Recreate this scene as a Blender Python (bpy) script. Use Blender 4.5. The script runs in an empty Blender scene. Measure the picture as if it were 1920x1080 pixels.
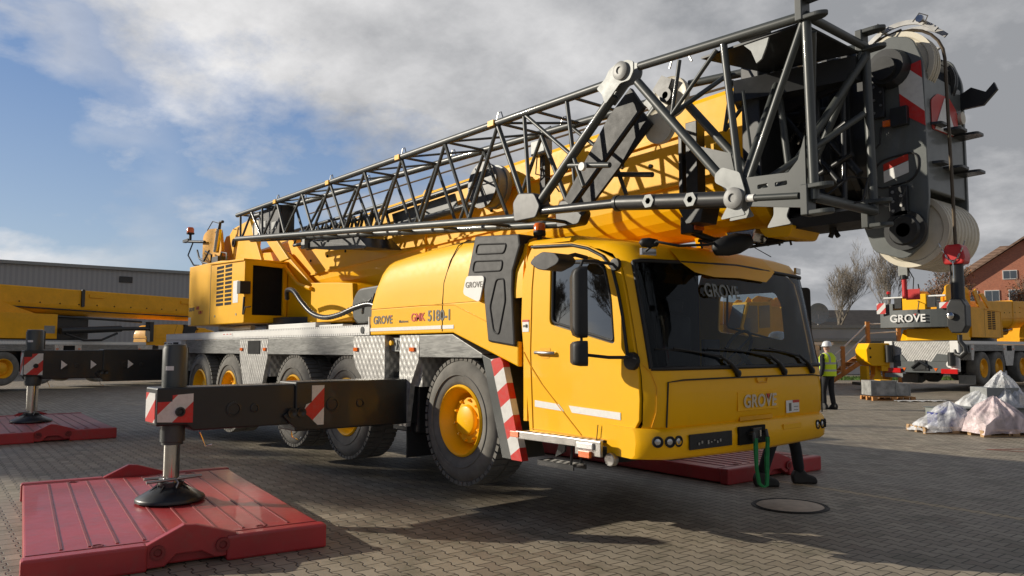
import bpy, bmesh, math, random
from mathutils import Vector, Matrix
random.seed(7)
R = math.radians
sc = bpy.context.scene
col = sc.collection
MATS = {}

# ---------------------------------------------------------------- materials
def newmat(name):
    m = bpy.data.materials.new(name); m.use_nodes = True
    nt = m.node_tree; b = nt.nodes['Principled BSDF']
    return m, nt, b
def N(nt, t, **k):
    n = nt.nodes.new(t)
    for a, v in k.items():
        if a in n.inputs: n.inputs[a].default_value = v
        else: setattr(n, a, v)
    return n
def math_n(nt, op, a, b=None, c=None):
    n = nt.nodes.new('ShaderNodeMath'); n.operation = op
    for i, v in enumerate((a, b, c)):
        if v is None: continue
        if isinstance(v, (int, float)): n.inputs[i].default_value = v
        else: nt.links.new(v, n.inputs[i])
    return n.outputs[0]
def mixc(nt, fac, a, b):
    n = nt.nodes.new('ShaderNodeMix'); n.data_type = 'RGBA'
    if isinstance(fac, (int, float)): n.inputs[0].default_value = fac
    else: nt.links.new(fac, n.inputs[0])
    for i, v in ((6, a), (7, b)):
        if isinstance(v, (tuple, list)): n.inputs[i].default_value = tuple(v)[:3] + (1,)
        else: nt.links.new(v, n.inputs[i])
    return n.outputs[2]
def noise(nt, scale, detail=4, vec=None, rough=.55, dist=0):
    n = nt.nodes.new('ShaderNodeTexNoise'); n.inputs['Scale'].default_value = scale
    n.inputs['Detail'].default_value = detail; n.inputs['Roughness'].default_value = rough
    n.inputs['Distortion'].default_value = dist
    if vec is None:
        tc = nt.nodes.new('ShaderNodeTexCoord'); vec = tc.outputs['Object']
    nt.links.new(vec, n.inputs['Vector'])
    return n.outputs[0]
def ramp(nt, val, a, b):
    n = nt.nodes.new('ShaderNodeMapRange'); n.inputs[1].default_value = a; n.inputs[2].default_value = b
    nt.links.new(val, n.inputs[0]); return n.outputs[0]
def bump(nt, b, h, strength=.3, dist=.01):
    n = nt.nodes.new('ShaderNodeBump'); n.inputs['Strength'].default_value = strength
    n.inputs['Distance'].default_value = dist
    nt.links.new(h, n.inputs['Height']); nt.links.new(n.outputs[0], b.inputs['Normal'])
def mat(name, colr, rough=.5, metal=0, coat=0, var=.12, vscale=2.5, bmp=0, bscale=60, dirt=0, dirtcol=(.12,.10,.08)):
    if name in MATS: return MATS[name]
    m, nt, b = newmat(name)
    n1 = noise(nt, vscale, 5)
    f = ramp(nt, n1, .3, .7)
    dark = tuple(c*(1-var) for c in colr); lite = tuple(min(1, c*(1+var*.6)) for c in colr)
    c = mixc(nt, f, dark, lite)
    if dirt:
        n2 = noise(nt, 9, 8, rough=.7)
        d = math_n(nt, 'MULTIPLY', ramp(nt, n2, .5, .78), dirt)
        c = mixc(nt, d, c, dirtcol)
    nt.links.new(c, b.inputs['Base Color'])
    n3 = noise(nt, 14, 6)
    r = nt.nodes.new('ShaderNodeMapRange'); r.inputs[3].default_value = max(.03, rough-.08); r.inputs[4].default_value = min(1, rough+.12)
    nt.links.new(n3, r.inputs[0]); nt.links.new(r.outputs[0], b.inputs['Roughness'])
    b.inputs['Metallic'].default_value = metal
    b.inputs['Coat Weight'].default_value = coat; b.inputs['Coat Roughness'].default_value = .06
    if bmp: bump(nt, b, noise(nt, bscale, 3), bmp, .004)
    if 'yellow' in name: b.inputs['Specular IOR Level'].default_value = .25
    MATS[name] = m; return m

YEL = mat('yellow_paint', (.98, .50, .0), .42, 0, .16, .05, 1.2, .03, 25, .10, (.4,.25,.04))
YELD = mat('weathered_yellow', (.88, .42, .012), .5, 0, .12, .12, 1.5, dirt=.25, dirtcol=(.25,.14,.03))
BLK = mat('black_paint', (.016, .017, .018), .40, 0, .15, .2, 2, dirt=.12, dirtcol=(.06,.055,.05))
BLKM = mat('matt_black_plastic', (.014, .014, .015), .55, 0, 0, .2, 3, .15, 300)
GRY = mat('dark_grey_paint', (.055, .061, .058), .40, 0, .12, .15, 2, dirt=.15, dirtcol=(.1,.1,.09))
HEADG = mat('light_grey_green_paint', (.115, .125, .12), .4, 0, .3, .2, 3, dirt=.2, dirtcol=(.05,.05,.05))
GRYL = mat('primer_grey_plate', (.27, .28, .275), .5, .2, .05, .2, 9, dirt=.35, dirtcol=(.10,.10,.095))
CWG = mat('counterweight_grey', (.085, .095, .095), .5, 0, .15, .1, 2, dirt=.2)
RUB = mat('tyre_rubber', (.175, .165, .145), .9, 0, 0, .3, 5, .4, 40, .5, (.10,.09,.08))
RUBD = mat('clean_rubber', (.016, .016, .017), .7, 0, 0, .2, 5)
CHR = mat('polished_steel', (.62, .60, .57), .12, 1, 0, .1, 8)
STL = mat('bare_steel', (.42, .41, .39), .35, .9, 0, .2, 8)
WHT = mat('white_paint', (.78, .77, .73), .5, 0, .1, .06, 4)
NYL = mat('cream_nylon', (.68, .62, .49), .45, 0, .1, .12, 4, dirt=.25, dirtcol=(.25,.22,.15))
RED = mat('red_paint', (.55, .02, .02), .4, 0, .3)
REDMAT = mat('red_mat_paint', (.42, .030, .034), .40, 0, .12, .25, 1.3, .15, 30, .5, (.20,.09,.075))
REDDK = mat('worn_red_paint', (.22, .02, .02), .5, 0, .1, .25, 2)
ORA = mat('amber_lens', (.85, .16, .01), .15, 0, .5)
REDL = mat('red_lens', (.6, .01, .01), .15, 0, .5)
LENS = mat('clear_lens', (.55, .55, .55), .08, .6, 1)
GREEN = mat('green_webbing', (.015, .20, .06), .8, 0, 0, .3, 20, .3, 200)
STICK = mat('white_reflective_tape', (.80, .79, .76), .45, 0, .1, .06, 30)
TXTG = mat('grey_lettering', (.13, .12, .10), .45)
TXTL = mat('pale_glass_lettering', (.22, .24, .23), .5)
TXTR = mat('red_lettering', (.60, .035, .015), .45)
WOOD = mat('pallet_wood', (.42, .27, .14), .75, 0, 0, .3, 6, .3, 40)
WOODO = mat('orange_timber', (.50, .23, .07), .7, 0, 0, .25, 6, .3, 40)
CONC = mat('galvanised_block', (.30, .30, .29), .55, .2, 0, .45, 5, .2, 30)
SKIN = mat('skin', (.55, .33, .24), .55)
CLOTH = mat('dark_workwear', (.014, .015, .018), .85, 0, 0, .3, 12, .4, 50)
SHOE = mat('black_boot_leather', (.02, .018, .016), .6)
HELM = mat('white_helmet', (.8, .8, .8), .3, 0, .5)
BARK = mat('grey_bark', (.20, .17, .135), .9, 0, 0, .35, 4)
LEAF = mat('autumn_leaf', (.32, .13, .045), .8, 0, 0, .5, 1.5)
GRASS = mat('grass', (.07, .13, .02), .9, 0, 0, .5, 1)
ROOFD = mat('dark_roofing', (.055, .048, .045), .8, 0, 0, .3, 2)
INTR = mat('cab_interior_plastic', (.018, .018, .020), .7)
FLAN = mat('pale_wall', (.62, .63, .62), .7, 0, 0, .1, .5)
FASC = mat('grey_fascia', (.34, .35, .36), .6, 0, 0, .1, .8)
WGL = mat('window_pane', (.035, .045, .055), .06, 0, 1)
WGL2 = mat('dull_window_pane', (.10, .12, .14), .2, 0, .5)
HOLE = mat('black_void', (.002, .002, .002), .9)

def m_fender():
    m, nt, b = newmat('streaked_fender_plate')
    tc = nt.nodes.new('ShaderNodeTexCoord'); mp = nt.nodes.new('ShaderNodeMapping')
    mp.inputs['Scale'].default_value = (1.5, 4, 12); nt.links.new(tc.outputs['Object'], mp.inputs[0])
    n = noise(nt, 2.2, 8, mp.outputs[0], .6, 1.5)
    c = mixc(nt, ramp(nt, n, .35, .68), (.13, .13, .125), (.30, .30, .285))
    nt.links.new(c, b.inputs['Base Color']); b.inputs['Roughness'].default_value = .45; b.inputs['Metallic'].default_value = .35
    bump(nt, b, n, .15, .004)
    return m
FEND = m_fender()

def m_checker():
    m, nt, b = newmat('aluminium_tread_plate')
    tc = nt.nodes.new('ShaderNodeTexCoord'); sx = nt.nodes.new('ShaderNodeSeparateXYZ'); nt.links.new(tc.outputs['Object'], sx.inputs[0])
    u = math_n(nt, 'ADD', sx.outputs[0], sx.outputs[1])
    a = math_n(nt, 'ADD', u, math_n(nt, 'MULTIPLY', sx.outputs[2], .7)); c = math_n(nt, 'SUBTRACT', u, math_n(nt, 'MULTIPLY', sx.outputs[2], .7))
    k = 2*math.pi/.095
    s1 = math_n(nt, 'SINE', math_n(nt, 'MULTIPLY', a, k)); s2 = math_n(nt, 'SINE', math_n(nt, 'MULTIPLY', c, k))
    h = math_n(nt, 'ADD', s1, s2)
    f = ramp(nt, h, -.2, 1.0)
    n = noise(nt, 6, 5)
    base = mixc(nt, ramp(nt, n, .3, .7), (.44, .43, .41), (.62, .61, .58))
    col_ = mixc(nt, f, base, mixc(nt, ramp(nt, n, .3, .7), (.33,.325,.31), (.52,.51,.49)))
    nt.links.new(col_, b.inputs['Base Color']); b.inputs['Metallic'].default_value = .5; b.inputs['Roughness'].default_value = .36
    bump(nt, b, h, .35, .004)
    return m
CHK = m_checker()

def m_stripes(name, d, period, c1, c2, off=0., rough=.4):
    m, nt, b = newmat(name)
    tc = nt.nodes.new('ShaderNodeTexCoord'); v = nt.nodes.new('ShaderNodeVectorMath'); v.operation = 'DOT_PRODUCT'
    nt.links.new(tc.outputs['Object'], v.inputs[0]); v.inputs[1].default_value = d
    f = math_n(nt, 'FRACT', math_n(nt, 'ADD', math_n(nt, 'DIVIDE', v.outputs['Value'], period), off + 100))
    g = math_n(nt, 'GREATER_THAN', f, .5)
    n = noise(nt, 25, 5)
    cc = mixc(nt, g, c1, c2)
    cc = mixc(nt, math_n(nt, 'MULTIPLY', ramp(nt, n, .45, .8), .25), cc, (.25, .22, .2))
    nt.links.new(cc, b.inputs['Base Color']); b.inputs['Roughness'].default_value = rough
    return m
SR, SW = (.62, .025, .02), (.72, .71, .68)
STR_XZ = m_stripes('hazard_stripes_side', (-.62, 0, .95), .345, SR, SW, .55)
STR_YZ = m_stripes('hazard_stripes_cross', (0, -.72, .72), .30, SR, SW, .1)
STR_HD = m_stripes('hazard_stripes_head', (.75, 0, .75), .36, SR, SW, .3)
CORR = m_stripes('corrugated_sheet', (0, 1, 0), .33, (.30, .305, .315), (.345, .35, .36), 0, .5)
TOOTH = m_stripes('toothed_grip_edge', (1, 0, 0), .06, (.50, .50, .48), (.80, .79, .76))
PERF = m_stripes('perforated_step_grip', (1, 0.5, 0), .085, (.62, .61, .58), (.06, .06, .06))

def m_glass(name, tint, mixv, fk=1.):
    m = bpy.data.materials.new(name); m.use_nodes = True; nt = m.node_tree; nt.nodes.clear()
    o = nt.nodes.new('ShaderNodeOutputMaterial')
    t = nt.nodes.new('ShaderNodeBsdfTransparent'); t.inputs[0].default_value = tint + (1,)
    g = nt.nodes.new('ShaderNodeBsdfGlossy'); g.inputs['Roughness'].default_value = .015; g.inputs[0].default_value = (.85, .92, 1, 1)
    fr = nt.nodes.new('ShaderNodeFresnel'); fr.inputs[0].default_value = 1.5
    f = math_n(nt, 'ADD', math_n(nt, 'MULTIPLY', fr.outputs[0], fk), mixv)
    mx = nt.nodes.new('ShaderNodeMixShader'); nt.links.new(f, mx.inputs[0]); nt.links.new(t.outputs[0], mx.inputs[1]); nt.links.new(g.outputs[0], mx.inputs[2])
    nt.links.new(mx.outputs[0], o.inputs[0]); return m
WSG = m_glass('windscreen_glass', (.55, .62, .68), -.012, .75)
SDG = m_glass('side_window_glass', (.05, .055, .055), .26)
CLG = m_glass('clear_window_glass', (.85, .88, .88), .0)

def m_film(name, colr, alpha):
    m, nt, b = newmat(name)
    b.inputs['Base Color'].default_value = colr + (1,); b.inputs['Roughness'].default_value = .28
    n = noise(nt, 3.2, 3, None, .5, 1.0)
    a = nt.nodes.new('ShaderNodeMapRange'); a.inputs[1].default_value = .35; a.inputs[2].default_value = .65
    a.inputs[3].default_value = alpha-.3; a.inputs[4].default_value = min(1, alpha+.25)
    nt.links.new(n, a.inputs[0]); nt.links.new(a.outputs[0], b.inputs['Alpha'])
    bump(nt, b, noise(nt, 12, 5, None, .6, 2.0), .9, .03)
    return m
FILM = m_film('clear_wrap', (.93, .94, .96), .55)
FILMP = m_film('pink_wrap', (.93, .76, .77), .62)

def m_vest():
    m, nt, b = newmat('hi_vis_fabric')
    tc = nt.nodes.new('ShaderNodeTexCoord'); sx = nt.nodes.new('ShaderNodeSeparateXYZ'); nt.links.new(tc.outputs['Object'], sx.inputs[0])
    z = sx.outputs[2]
    def band(v, c, h):
        return math_n(nt, 'LESS_THAN', math_n(nt, 'ABSOLUTE', math_n(nt, 'SUBTRACT', v, c)), h)
    f = math_n(nt, 'MAXIMUM', band(z, 1.05, .026), band(z, 1.24, .026))
    ay = math_n(nt, 'ABSOLUTE', sx.outputs[1])
    f2 = math_n(nt, 'MULTIPLY', band(ay, .12, .026), math_n(nt, 'GREATER_THAN', z, 1.24))
    f = math_n(nt, 'MAXIMUM', f, f2)
    c = mixc(nt, f, (.66, .84, .02), (.42, .42, .42)); nt.links.new(c, b.inputs['Base Color']); b.inputs['Roughness'].default_value = .7
    b.inputs['Emission Strength'].default_value = 0
    return m
VEST = m_vest()

def m_pavers():
    m, nt, b = newmat('interlocking_pavers')
    tc = nt.nodes.new('ShaderNodeTexCoord')
    mp = nt.nodes.new('ShaderNodeMapping'); mp.inputs['Rotation'].default_value = (0, 0, R(2.5)); nt.links.new(tc.outputs['Object'], mp.inputs[0])
    sx = nt.nodes.new('ShaderNodeSeparateXYZ'); nt.links.new(mp.outputs[0], sx.inputs[0])
    x, y = sx.outputs[0], sx.outputs[1]
    BW, BH = .20, .135
    p = math_n(nt, 'PINGPONG', math_n(nt, 'ADD', x, 2000*BW), BW/2)
    T = math_n(nt, 'SUBTRACT', 1., math_n(nt, 'MULTIPLY', p, 4/BW))                      # +1 at x=0, -1 half a block on
    T = math_n(nt, 'MINIMUM', math_n(nt, 'MAXIMUM', math_n(nt, 'MULTIPLY', T, 2.6), -1.), 1.)
    k = math_n(nt, 'ROUND', math_n(nt, 'DIVIDE', y, BH))
    par = math_n(nt, 'FLOORED_MODULO', k, 2.)
    sgn = math_n(nt, 'SUBTRACT', math_n(nt, 'MULTIPLY', par, 2.), 1.)
    off = math_n(nt, 'SUBTRACT', math_n(nt, 'SUBTRACT', y, math_n(nt, 'MULTIPLY', k, BH)), math_n(nt, 'MULTIPLY', math_n(nt, 'MULTIPLY', sgn, T), .0135))
    dy = math_n(nt, 'ABSOLUTE', off)
    row = math_n(nt, 'SUBTRACT', k, math_n(nt, 'LESS_THAN', off, 0.))
    xx = math_n(nt, 'ADD', x, math_n(nt, 'MULTIPLY', math_n(nt, 'FLOORED_MODULO', row, 2.), BW/2))
    fx = math_n(nt, 'FRACT', math_n(nt, 'ADD', math_n(nt, 'DIVIDE', xx, BW), 2000.))
    dx = math_n(nt, 'MULTIPLY', math_n(nt, 'MINIMUM', fx, math_n(nt, 'SUBTRACT', 1., fx)), BW)
    d = math_n(nt, 'MINIMUM', dx, dy)
    joint = nt.nodes.new('ShaderNodeMapRange'); joint.inputs[1].default_value = .0025; joint.inputs[2].default_value = .0075
    nt.links.new(d, joint.inputs[0])
    cellx = math_n(nt, 'FLOOR', math_n(nt, 'DIVIDE', xx, BW))
    cv = nt.nodes.new('ShaderNodeCombineXYZ'); nt.links.new(cellx, cv.inputs[0]); nt.links.new(row, cv.inputs[1])
    wn = nt.nodes.new('ShaderNodeTexWhiteNoise'); wn.noise_dimensions = '3D'; nt.links.new(cv.outputs[0], wn.inputs['Vector'])
    n1 = noise(nt, .45, 6, None, .6); n2 = noise(nt, 35, 6, None, .7); n3 = noise(nt, 2.1, 7, None, .65)
    c = mixc(nt, wn.outputs['Value'], (.26, .215, .158), (.42, .355, .265))
    c = mixc(nt, math_n(nt, 'MULTIPLY', ramp(nt, n1, .35, .65), .38), c, (.175, .155, .122))
    c = mixc(nt, math_n(nt, 'MULTIPLY', ramp(nt, n2, .4, .8), .35), c, (.36, .33, .27))
    c = mixc(nt, math_n(nt, 'MULTIPLY', ramp(nt, n3, .50, .66), .55), c, (.105, .100, .062))
    c = mixc(nt, math_n(nt, 'MULTIPLY', math_n(nt, 'GREATER_THAN', wn.outputs['Value'], .90), .5), c, (.13, .095, .07))
    # pale line of single blocks
    # a row of tan blocks along the yard
    ln = math_n(nt, 'LESS_THAN', math_n(nt, 'ABSOLUTE', math_n(nt, 'SUBTRACT', row, 29.)), .6)
    lnx = math_n(nt, 'GREATER_THAN', x, 1.2)
    c = mixc(nt, math_n(nt, 'MULTIPLY', math_n(nt, 'MULTIPLY', ln, lnx), .75), c, (.50, .38, .22))
    c = mixc(nt, joint.outputs[0], (.022, .018, .012), c)
    nt.links.new(c, b.inputs['Base Color'])
    rr = nt.nodes.new('ShaderNodeMapRange'); rr.inputs[3].default_value = .72; rr.inputs[4].default_value = .45
    nt.links.new(n1, rr.inputs[0]); nt.links.new(rr.outputs[0], b.inputs['Roughness'])
    h = math_n(nt, 'ADD', joint.outputs[0], math_n(nt, 'MULTIPLY', n2, .35))
    h = math_n(nt, 'ADD', h, math_n(nt, 'MULTIPLY', wn.outputs['Value'], .15))
    bump(nt, b, h, .55, .008)
    return m
PAVE = m_pavers()

def m_brick():
    m, nt, b = newmat('red_brickwork')
    tc = nt.nodes.new('ShaderNodeTexCoord'); sx = nt.nodes.new('ShaderNodeSeparateXYZ'); nt.links.new(tc.outputs['Object'], sx.inputs[0])
    cv = nt.nodes.new('ShaderNodeCombineXYZ'); nt.links.new(math_n(nt, 'ADD', sx.outputs[0], sx.outputs[1]), cv.inputs[0]); nt.links.new(sx.outputs[2], cv.inputs[1])
    br = nt.nodes.new('ShaderNodeTexBrick'); nt.links.new(cv.outputs[0], br.inputs['Vector'])
    br.inputs['Scale'].default_value = 4; br.inputs['Color1'].default_value = (.68, .24, .13, 1); br.inputs['Color2'].default_value = (.54, .18, .10, 1); br.inputs['Mortar'].default_value = (.30, .22, .17, 1)
    c = mixc(nt, math_n(nt, 'MULTIPLY', ramp(nt, noise(nt, .7, 6), .4, .7), .3), br.outputs[0], (.30, .12, .08))
    nt.links.new(c, b.inputs['Base Color']); b.inputs['Roughness'].default_value = .85
    return m
BRICK = m_brick()
TILE = m_stripes('roof_tiles', (0, 0, 1), .32, (.20, .12, .08), (.30, .19, .13), 0, .8)

# ---------------------------------------------------------------- geometry helpers
SINGULAR = {'axles': 'axle', 'fork_castings': 'fork_casting', 'near_lacing': 'lacing_tube', 'rear_lacing': 'lacing_tube', 'cross_bracing': 'cross_brace', 'lifting_eyes': 'lifting_eye', 'yellow_tags': 'yellow_tag',
    'hinge_pins': 'hinge_pin', 'connection_lugs': 'connection_lug', 'front_pillars': 'front_pillar', 'side_marker_lamps': 'side_marker_lamp', 'rear_chords': 'rear_chord', 'base_section_lacing': 'lacing_tube',
    'folding_frame_members': 'folding_frame_member', 'cylinder_bosses': 'cylinder_boss', 'louvre_slots': 'louvre_slot', 'deck_edge_rail': 'deck_edge_rail', 'beam_bosses': 'beam_boss', 'white_arrow_marks': 'white_arrow_mark',
    'outrigger_boxes': 'outrigger_box', 'bolt_heads': 'bolt_head', 'boom_side_plugs': 'boom_side_plug', 'catches': 'catch', 'red_marks': 'red_mark', 'hydraulic_couplings': 'hydraulic_coupling', 'treads': 'tread', 'posts': 'post', 'stringers': 'stringer', 'rope_rails': 'rope_rail', 'bolt_holes': 'bolt_hole', 'corner_strips': 'corner_strip', 'boom_brackets': 'boom_bracket', 'winch_fittings': 'winch_fitting', 'eyes': 'eye', 'ears': 'ear', 'plate_brackets': 'plate_bracket'}
SPLIT = set(list(SINGULAR)+['reflective_strip', 'amber_marker', 'recess', 'sheave_axle', 'mud_flap', 'corner_post', 'brace', 'marker_lamp', 'roller_door', 'turntable_base', 'boom_side_rib', 'pressed_ribs', 'rope_comb', 'cable_plate', 'mirror_foot', 'tail_fittings', 'deck_grip_edge', 'hinge_web_plate', 'lower_skirt', 'deck_tray'])
class MB:
    def __init__(s): s.v = []; s.f = []; s.sm = []; s.mi = []; s.cur = 0
    def add(s, vs, fs, smooth=False):
        o = len(s.v); s.v += [tuple(p) for p in vs]
        for f in fs: s.f.append(tuple(i+o for i in f)); s.sm.append(smooth); s.mi.append(s.cur)
        return s
    def box(s, x0, x1, y0, y1, z0, z1, M=None):
        vs = [Vector((x, y, z)) for z in (z0, z1) for y in (y0, y1) for x in (x0, x1)]
        if M is not None: vs = [M @ p for p in vs]
        return s.add(vs, [(0,2,3,1), (4,5,7,6), (0,1,5,4), (2,6,7,3), (0,4,6,2), (1,3,7,5)])
    def prism(s, poly, axis, a0, a1):
        # poly: 2D points in the two other axes (x,z for y-axis; y,z for x-axis; x,y for z-axis)
        def P(p, a): return {'y': (p[0], a, p[1]), 'x': (a, p[0], p[1]), 'z': (p[0], p[1], a)}[axis]
        n = len(poly); vs = [P(p, a0) for p in poly] + [P(p, a1) for p in poly]
        fs = [tuple(range(n)), tuple(range(2*n-1, n-1, -1))] + [(i, i+n, (i+1) % n+n, (i+1) % n) for i in range(n)]
        return s.add(vs, fs)
    def tube(s, pts, r, seg=10, caps=True, smooth=True):
        pts = [Vector(p) for p in pts]; n = len(pts)
        rs = r if isinstance(r, (list, tuple)) else [r]*n
        vs = []; up = None
        for i, p in enumerate(pts):
            d = (pts[min(i+1, n-1)]-pts[max(i-1, 0)]).normalized()
            if up is None or abs(up.dot(d)) > .98:
                up = Vector((0, 0, 1)) if abs(d.z) < .9 else Vector((1, 0, 0))
            a = d.cross(up).normalized(); b = a.cross(d).normalized(); up = b
            for k in range(seg):
                t = 2*math.pi*k/seg; vs.append(p + a*math.cos(t)*rs[i] + b*math.sin(t)*rs[i])
        fs = [(i*seg+k, i*seg+(k+1) % seg, (i+1)*seg+(k+1) % seg, (i+1)*seg+k) for i in range(n-1) for k in range(seg)]
        s.add(vs, fs, smooth)
        if caps:
            s.add(vs[:seg], [tuple(range(seg-1, -1, -1))]); s.add(vs[-seg:], [tuple(range(seg))])
        return s
    def lathe(s, prof, c, axis='z', seg=32, smooth=True, cap=True, a0=0, a1=2*math.pi):
        # prof: (radius, height along the axis)
        c = Vector(c); vs = []
        full = abs(a1-a0-2*math.pi) < 1e-6; ns = seg if full else seg+1
        for r_, h in prof:
            for k in range(ns):
                t = a0+(a1-a0)*k/seg; u, w = r_*math.cos(t), r_*math.sin(t)
                vs.append(c + Vector({'z': (u, w, h), 'y': (u, h, w), 'x': (h, u, w)}[axis]))
        fs = []
        for i in range(len(prof)-1):
            for k in range(seg):
                k2 = (k+1) % ns; fs.append((i*ns+k, i*ns+k2, (i+1)*ns+k2, (i+1)*ns+k))
        s.add(vs, fs, smooth)
        if cap and full:
            for j, rev in ((0, True), (len(prof)-1, False)):
                if prof[j][0] > 1e-4:
                    idx = list(range(ns)); s.add(vs[j*ns:(j+1)*ns], [tuple(idx[::-1] if rev else idx)])
        return s
    def grid(s, rows, smooth=True):
        n = len(rows[0]); vs = [p for r_ in rows for p in r_]
        s.add(vs, [(i*n+j, i*n+j+1, (i+1)*n+j+1, (i+1)*n+j) for i in range(len(rows)-1) for j in range(n-1)], smooth); return s
    def build(s, name, m, parent=None, bevel=0, recalc=True, label=None, solid=0, sub=0, split=None):
        if split or name in SPLIT: return s.build_split(name, m, parent, bevel)
        me = bpy.data.meshes.new(name); me.from_pydata(s.v, [], s.f); me.update()
        if recalc or bevel:
            bm = bmesh.new(); bm.from_mesh(me)
            bmesh.ops.remove_doubles(bm, verts=bm.verts, dist=1e-5)
            if recalc: bmesh.ops.recalc_face_normals(bm, faces=bm.faces)
            lay = None; bm.to_mesh(me); bm.free()
        ms = m if isinstance(m, (list, tuple)) else [m]
        for q in ms: me.materials.append(q)
        if len(me.polygons) == len(s.sm):
            me.polygons.foreach_set('use_smooth', s.sm); me.polygons.foreach_set('material_index', s.mi)
        o = bpy.data.objects.new(name, me); col.objects.link(o)
        if parent is not None: o.parent = parent
        if solid:
            md = o.modifiers.new('solid', 'SOLIDIFY'); md.thickness = abs(solid); md.offset = -1 if solid > 0 else 1
        if bevel:
            md = o.modifiers.new('bevel', 'BEVEL'); md.width = bevel; md.segments = 2; md.limit_method = 'ANGLE'; md.angle_limit = R(35)
            md.harden_normals = False
        if sub:
            md = o.modifiers.new('sub', 'SUBSURF'); md.levels = sub; md.render_levels = sub
        if any(s.sm) and not bevel and not sub:
            md = o.modifiers.new('crisp', 'EDGE_SPLIT'); md.split_angle = R(50)
        if label: o['label'] = label
        return o

def _pieces(mb):
    par = list(range(len(mb.v)))
    def find(i):
        while par[i] != i: par[i] = par[par[i]]; i = par[i]
        return i
    key = {}
    for i, q in enumerate(mb.v):
        k = (round(q[0], 5), round(q[1], 5), round(q[2], 5))
        if k in key: par[find(i)] = find(key[k])
        else: key[k] = i
    for f in mb.f:
        for a in f[1:]: par[find(a)] = find(f[0])
    groups = {}
    for fi, f in enumerate(mb.f): groups.setdefault(find(f[0]), []).append(fi)
    return list(groups.values())
def _build_split(mb, name, m, parent, bevel):
    last = None; SPL = set(SPLIT); SPLIT.clear()
    for g in _pieces(mb):
        q = MB(); mp_ = {}
        for fi in g:
            f = mb.f[fi]; nf = []
            for i in f:
                if i not in mp_: mp_[i] = len(q.v); q.v.append(mb.v[i])
                nf.append(mp_[i])
            q.f.append(tuple(nf)); q.sm.append(mb.sm[fi]); q.mi.append(0)
        last = q.build(SINGULAR.get(name, name), m, parent, bevel)
    SPLIT.update(SPL); return last
MB.build_split = _build_split

def holed_plate(name, outer, holes, axis, a, th, m, parent, bevel=0, label=None):
    """flat plate with window holes, extruded by th along the axis"""
    bm = bmesh.new()
    def P(p, aa): return {'y': (p[0], aa, p[1]), 'x': (aa, p[0], p[1]), 'z': (p[0], p[1], aa)}[axis]
    es = []
    for loop in [outer]+holes:
        vs = [bm.verts.new(P(p, a)) for p in loop]
        for i in range(len(vs)): es.append(bm.edges.new((vs[i], vs[(i+1) % len(vs)])))
    bmesh.ops.triangle_fill(bm, use_beauty=True, use_dissolve=False, edges=es)
    g = bmesh.ops.extrude_face_region(bm, geom=list(bm.faces))
    d = Vector({'y': (0, th, 0), 'x': (th, 0, 0), 'z': (0, 0, th)}[axis])
    bmesh.ops.translate(bm, verts=[v for v in g['geom'] if isinstance(v, bmesh.types.BMVert)], vec=d)
    bmesh.ops.recalc_face_normals(bm, faces=bm.faces)
    me = bpy.data.meshes.new(name); bm.to_mesh(me); bm.free(); me.materials.append(m)
    o = bpy.data.objects.new(name, me); col.objects.link(o); o.parent = parent
    if bevel:
        md = o.modifiers.new('bevel', 'BEVEL'); md.width = bevel; md.segments = 2; md.limit_method = 'ANGLE'; md.angle_limit = R(35)
    if label: o['label'] = label
    return o

def rounded(poly, r, n=4):
    out = []; L = len(poly)
    for i in range(L):
        p0, p, p1 = Vector(poly[i-1]), Vector(poly[i]), Vector(poly[(i+1) % L])
        a = (p0-p); b = (p1-p); k = min(r, a.length*.45, b.length*.45)
        A = p+a.normalized()*k; B = p+b.normalized()*k
        for j in range(n+1):
            t = j/n; q = A*(1-t)**2 + p*2*t*(1-t) + B*t*t; out.append((q.x, q.y))
    return out

def text_mesh(name, s, size, M, m, parent, bold=.0, ext=.002, align='LEFT', spacing=1., label=None, shear=0):
    cu = bpy.data.curves.new(name, 'FONT'); cu.body = s; cu.size = size; cu.extrude = ext; cu.offset = bold*size
    cu.align_x = align; cu.space_character = spacing; cu.shear = shear
    t = bpy.data.objects.new(name+'_tmp', cu); col.objects.link(t)
    bpy.context.view_layer.update()
    dg = bpy.context.evaluated_depsgraph_get()
    me = bpy.data.meshes.new_from_object(t.evaluated_get(dg)); bpy.data.objects.remove(t); bpy.data.curves.remove(cu)
    me.transform(M); me.materials.clear(); me.materials.append(m); me.name = name
    o = bpy.data.objects.new(name, me); col.objects.link(o)
    if parent is not None: o.parent = parent
    if label: o['label'] = label
    return o
def frameM(origin, xdir, ydir):
    x = Vector(xdir).normalized(); y = Vector(ydir).normalized(); z = x.cross(y).normalized(); y = z.cross(x)
    M = Matrix((x, y, z)).transposed().to_4x4(); M.translation = Vector(origin); return M

def thing(name, label, cat, loc=(0,0,0), rz=0, group=None):
    o = bpy.data.objects.new(name, None); col.objects.link(o); o.location = loc; o.rotation_euler = (0, 0, rz)
    o.empty_display_size = .2
    o['label'] = label; o['category'] = cat
    if group: o['group'] = group
    return o
def tag(o, label, cat, group=None):
    o['label'] = label; o['category'] = cat
    if group: o['group'] = group
    return o
def struct(o): o['kind'] = 'structure'; return o
def copy_tree(o, parent=None):
    c = o.copy(); col.objects.link(c)
    if parent is not None: c.parent = parent
    for ch in list(o.children): copy_tree(ch, c)
    return c

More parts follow.
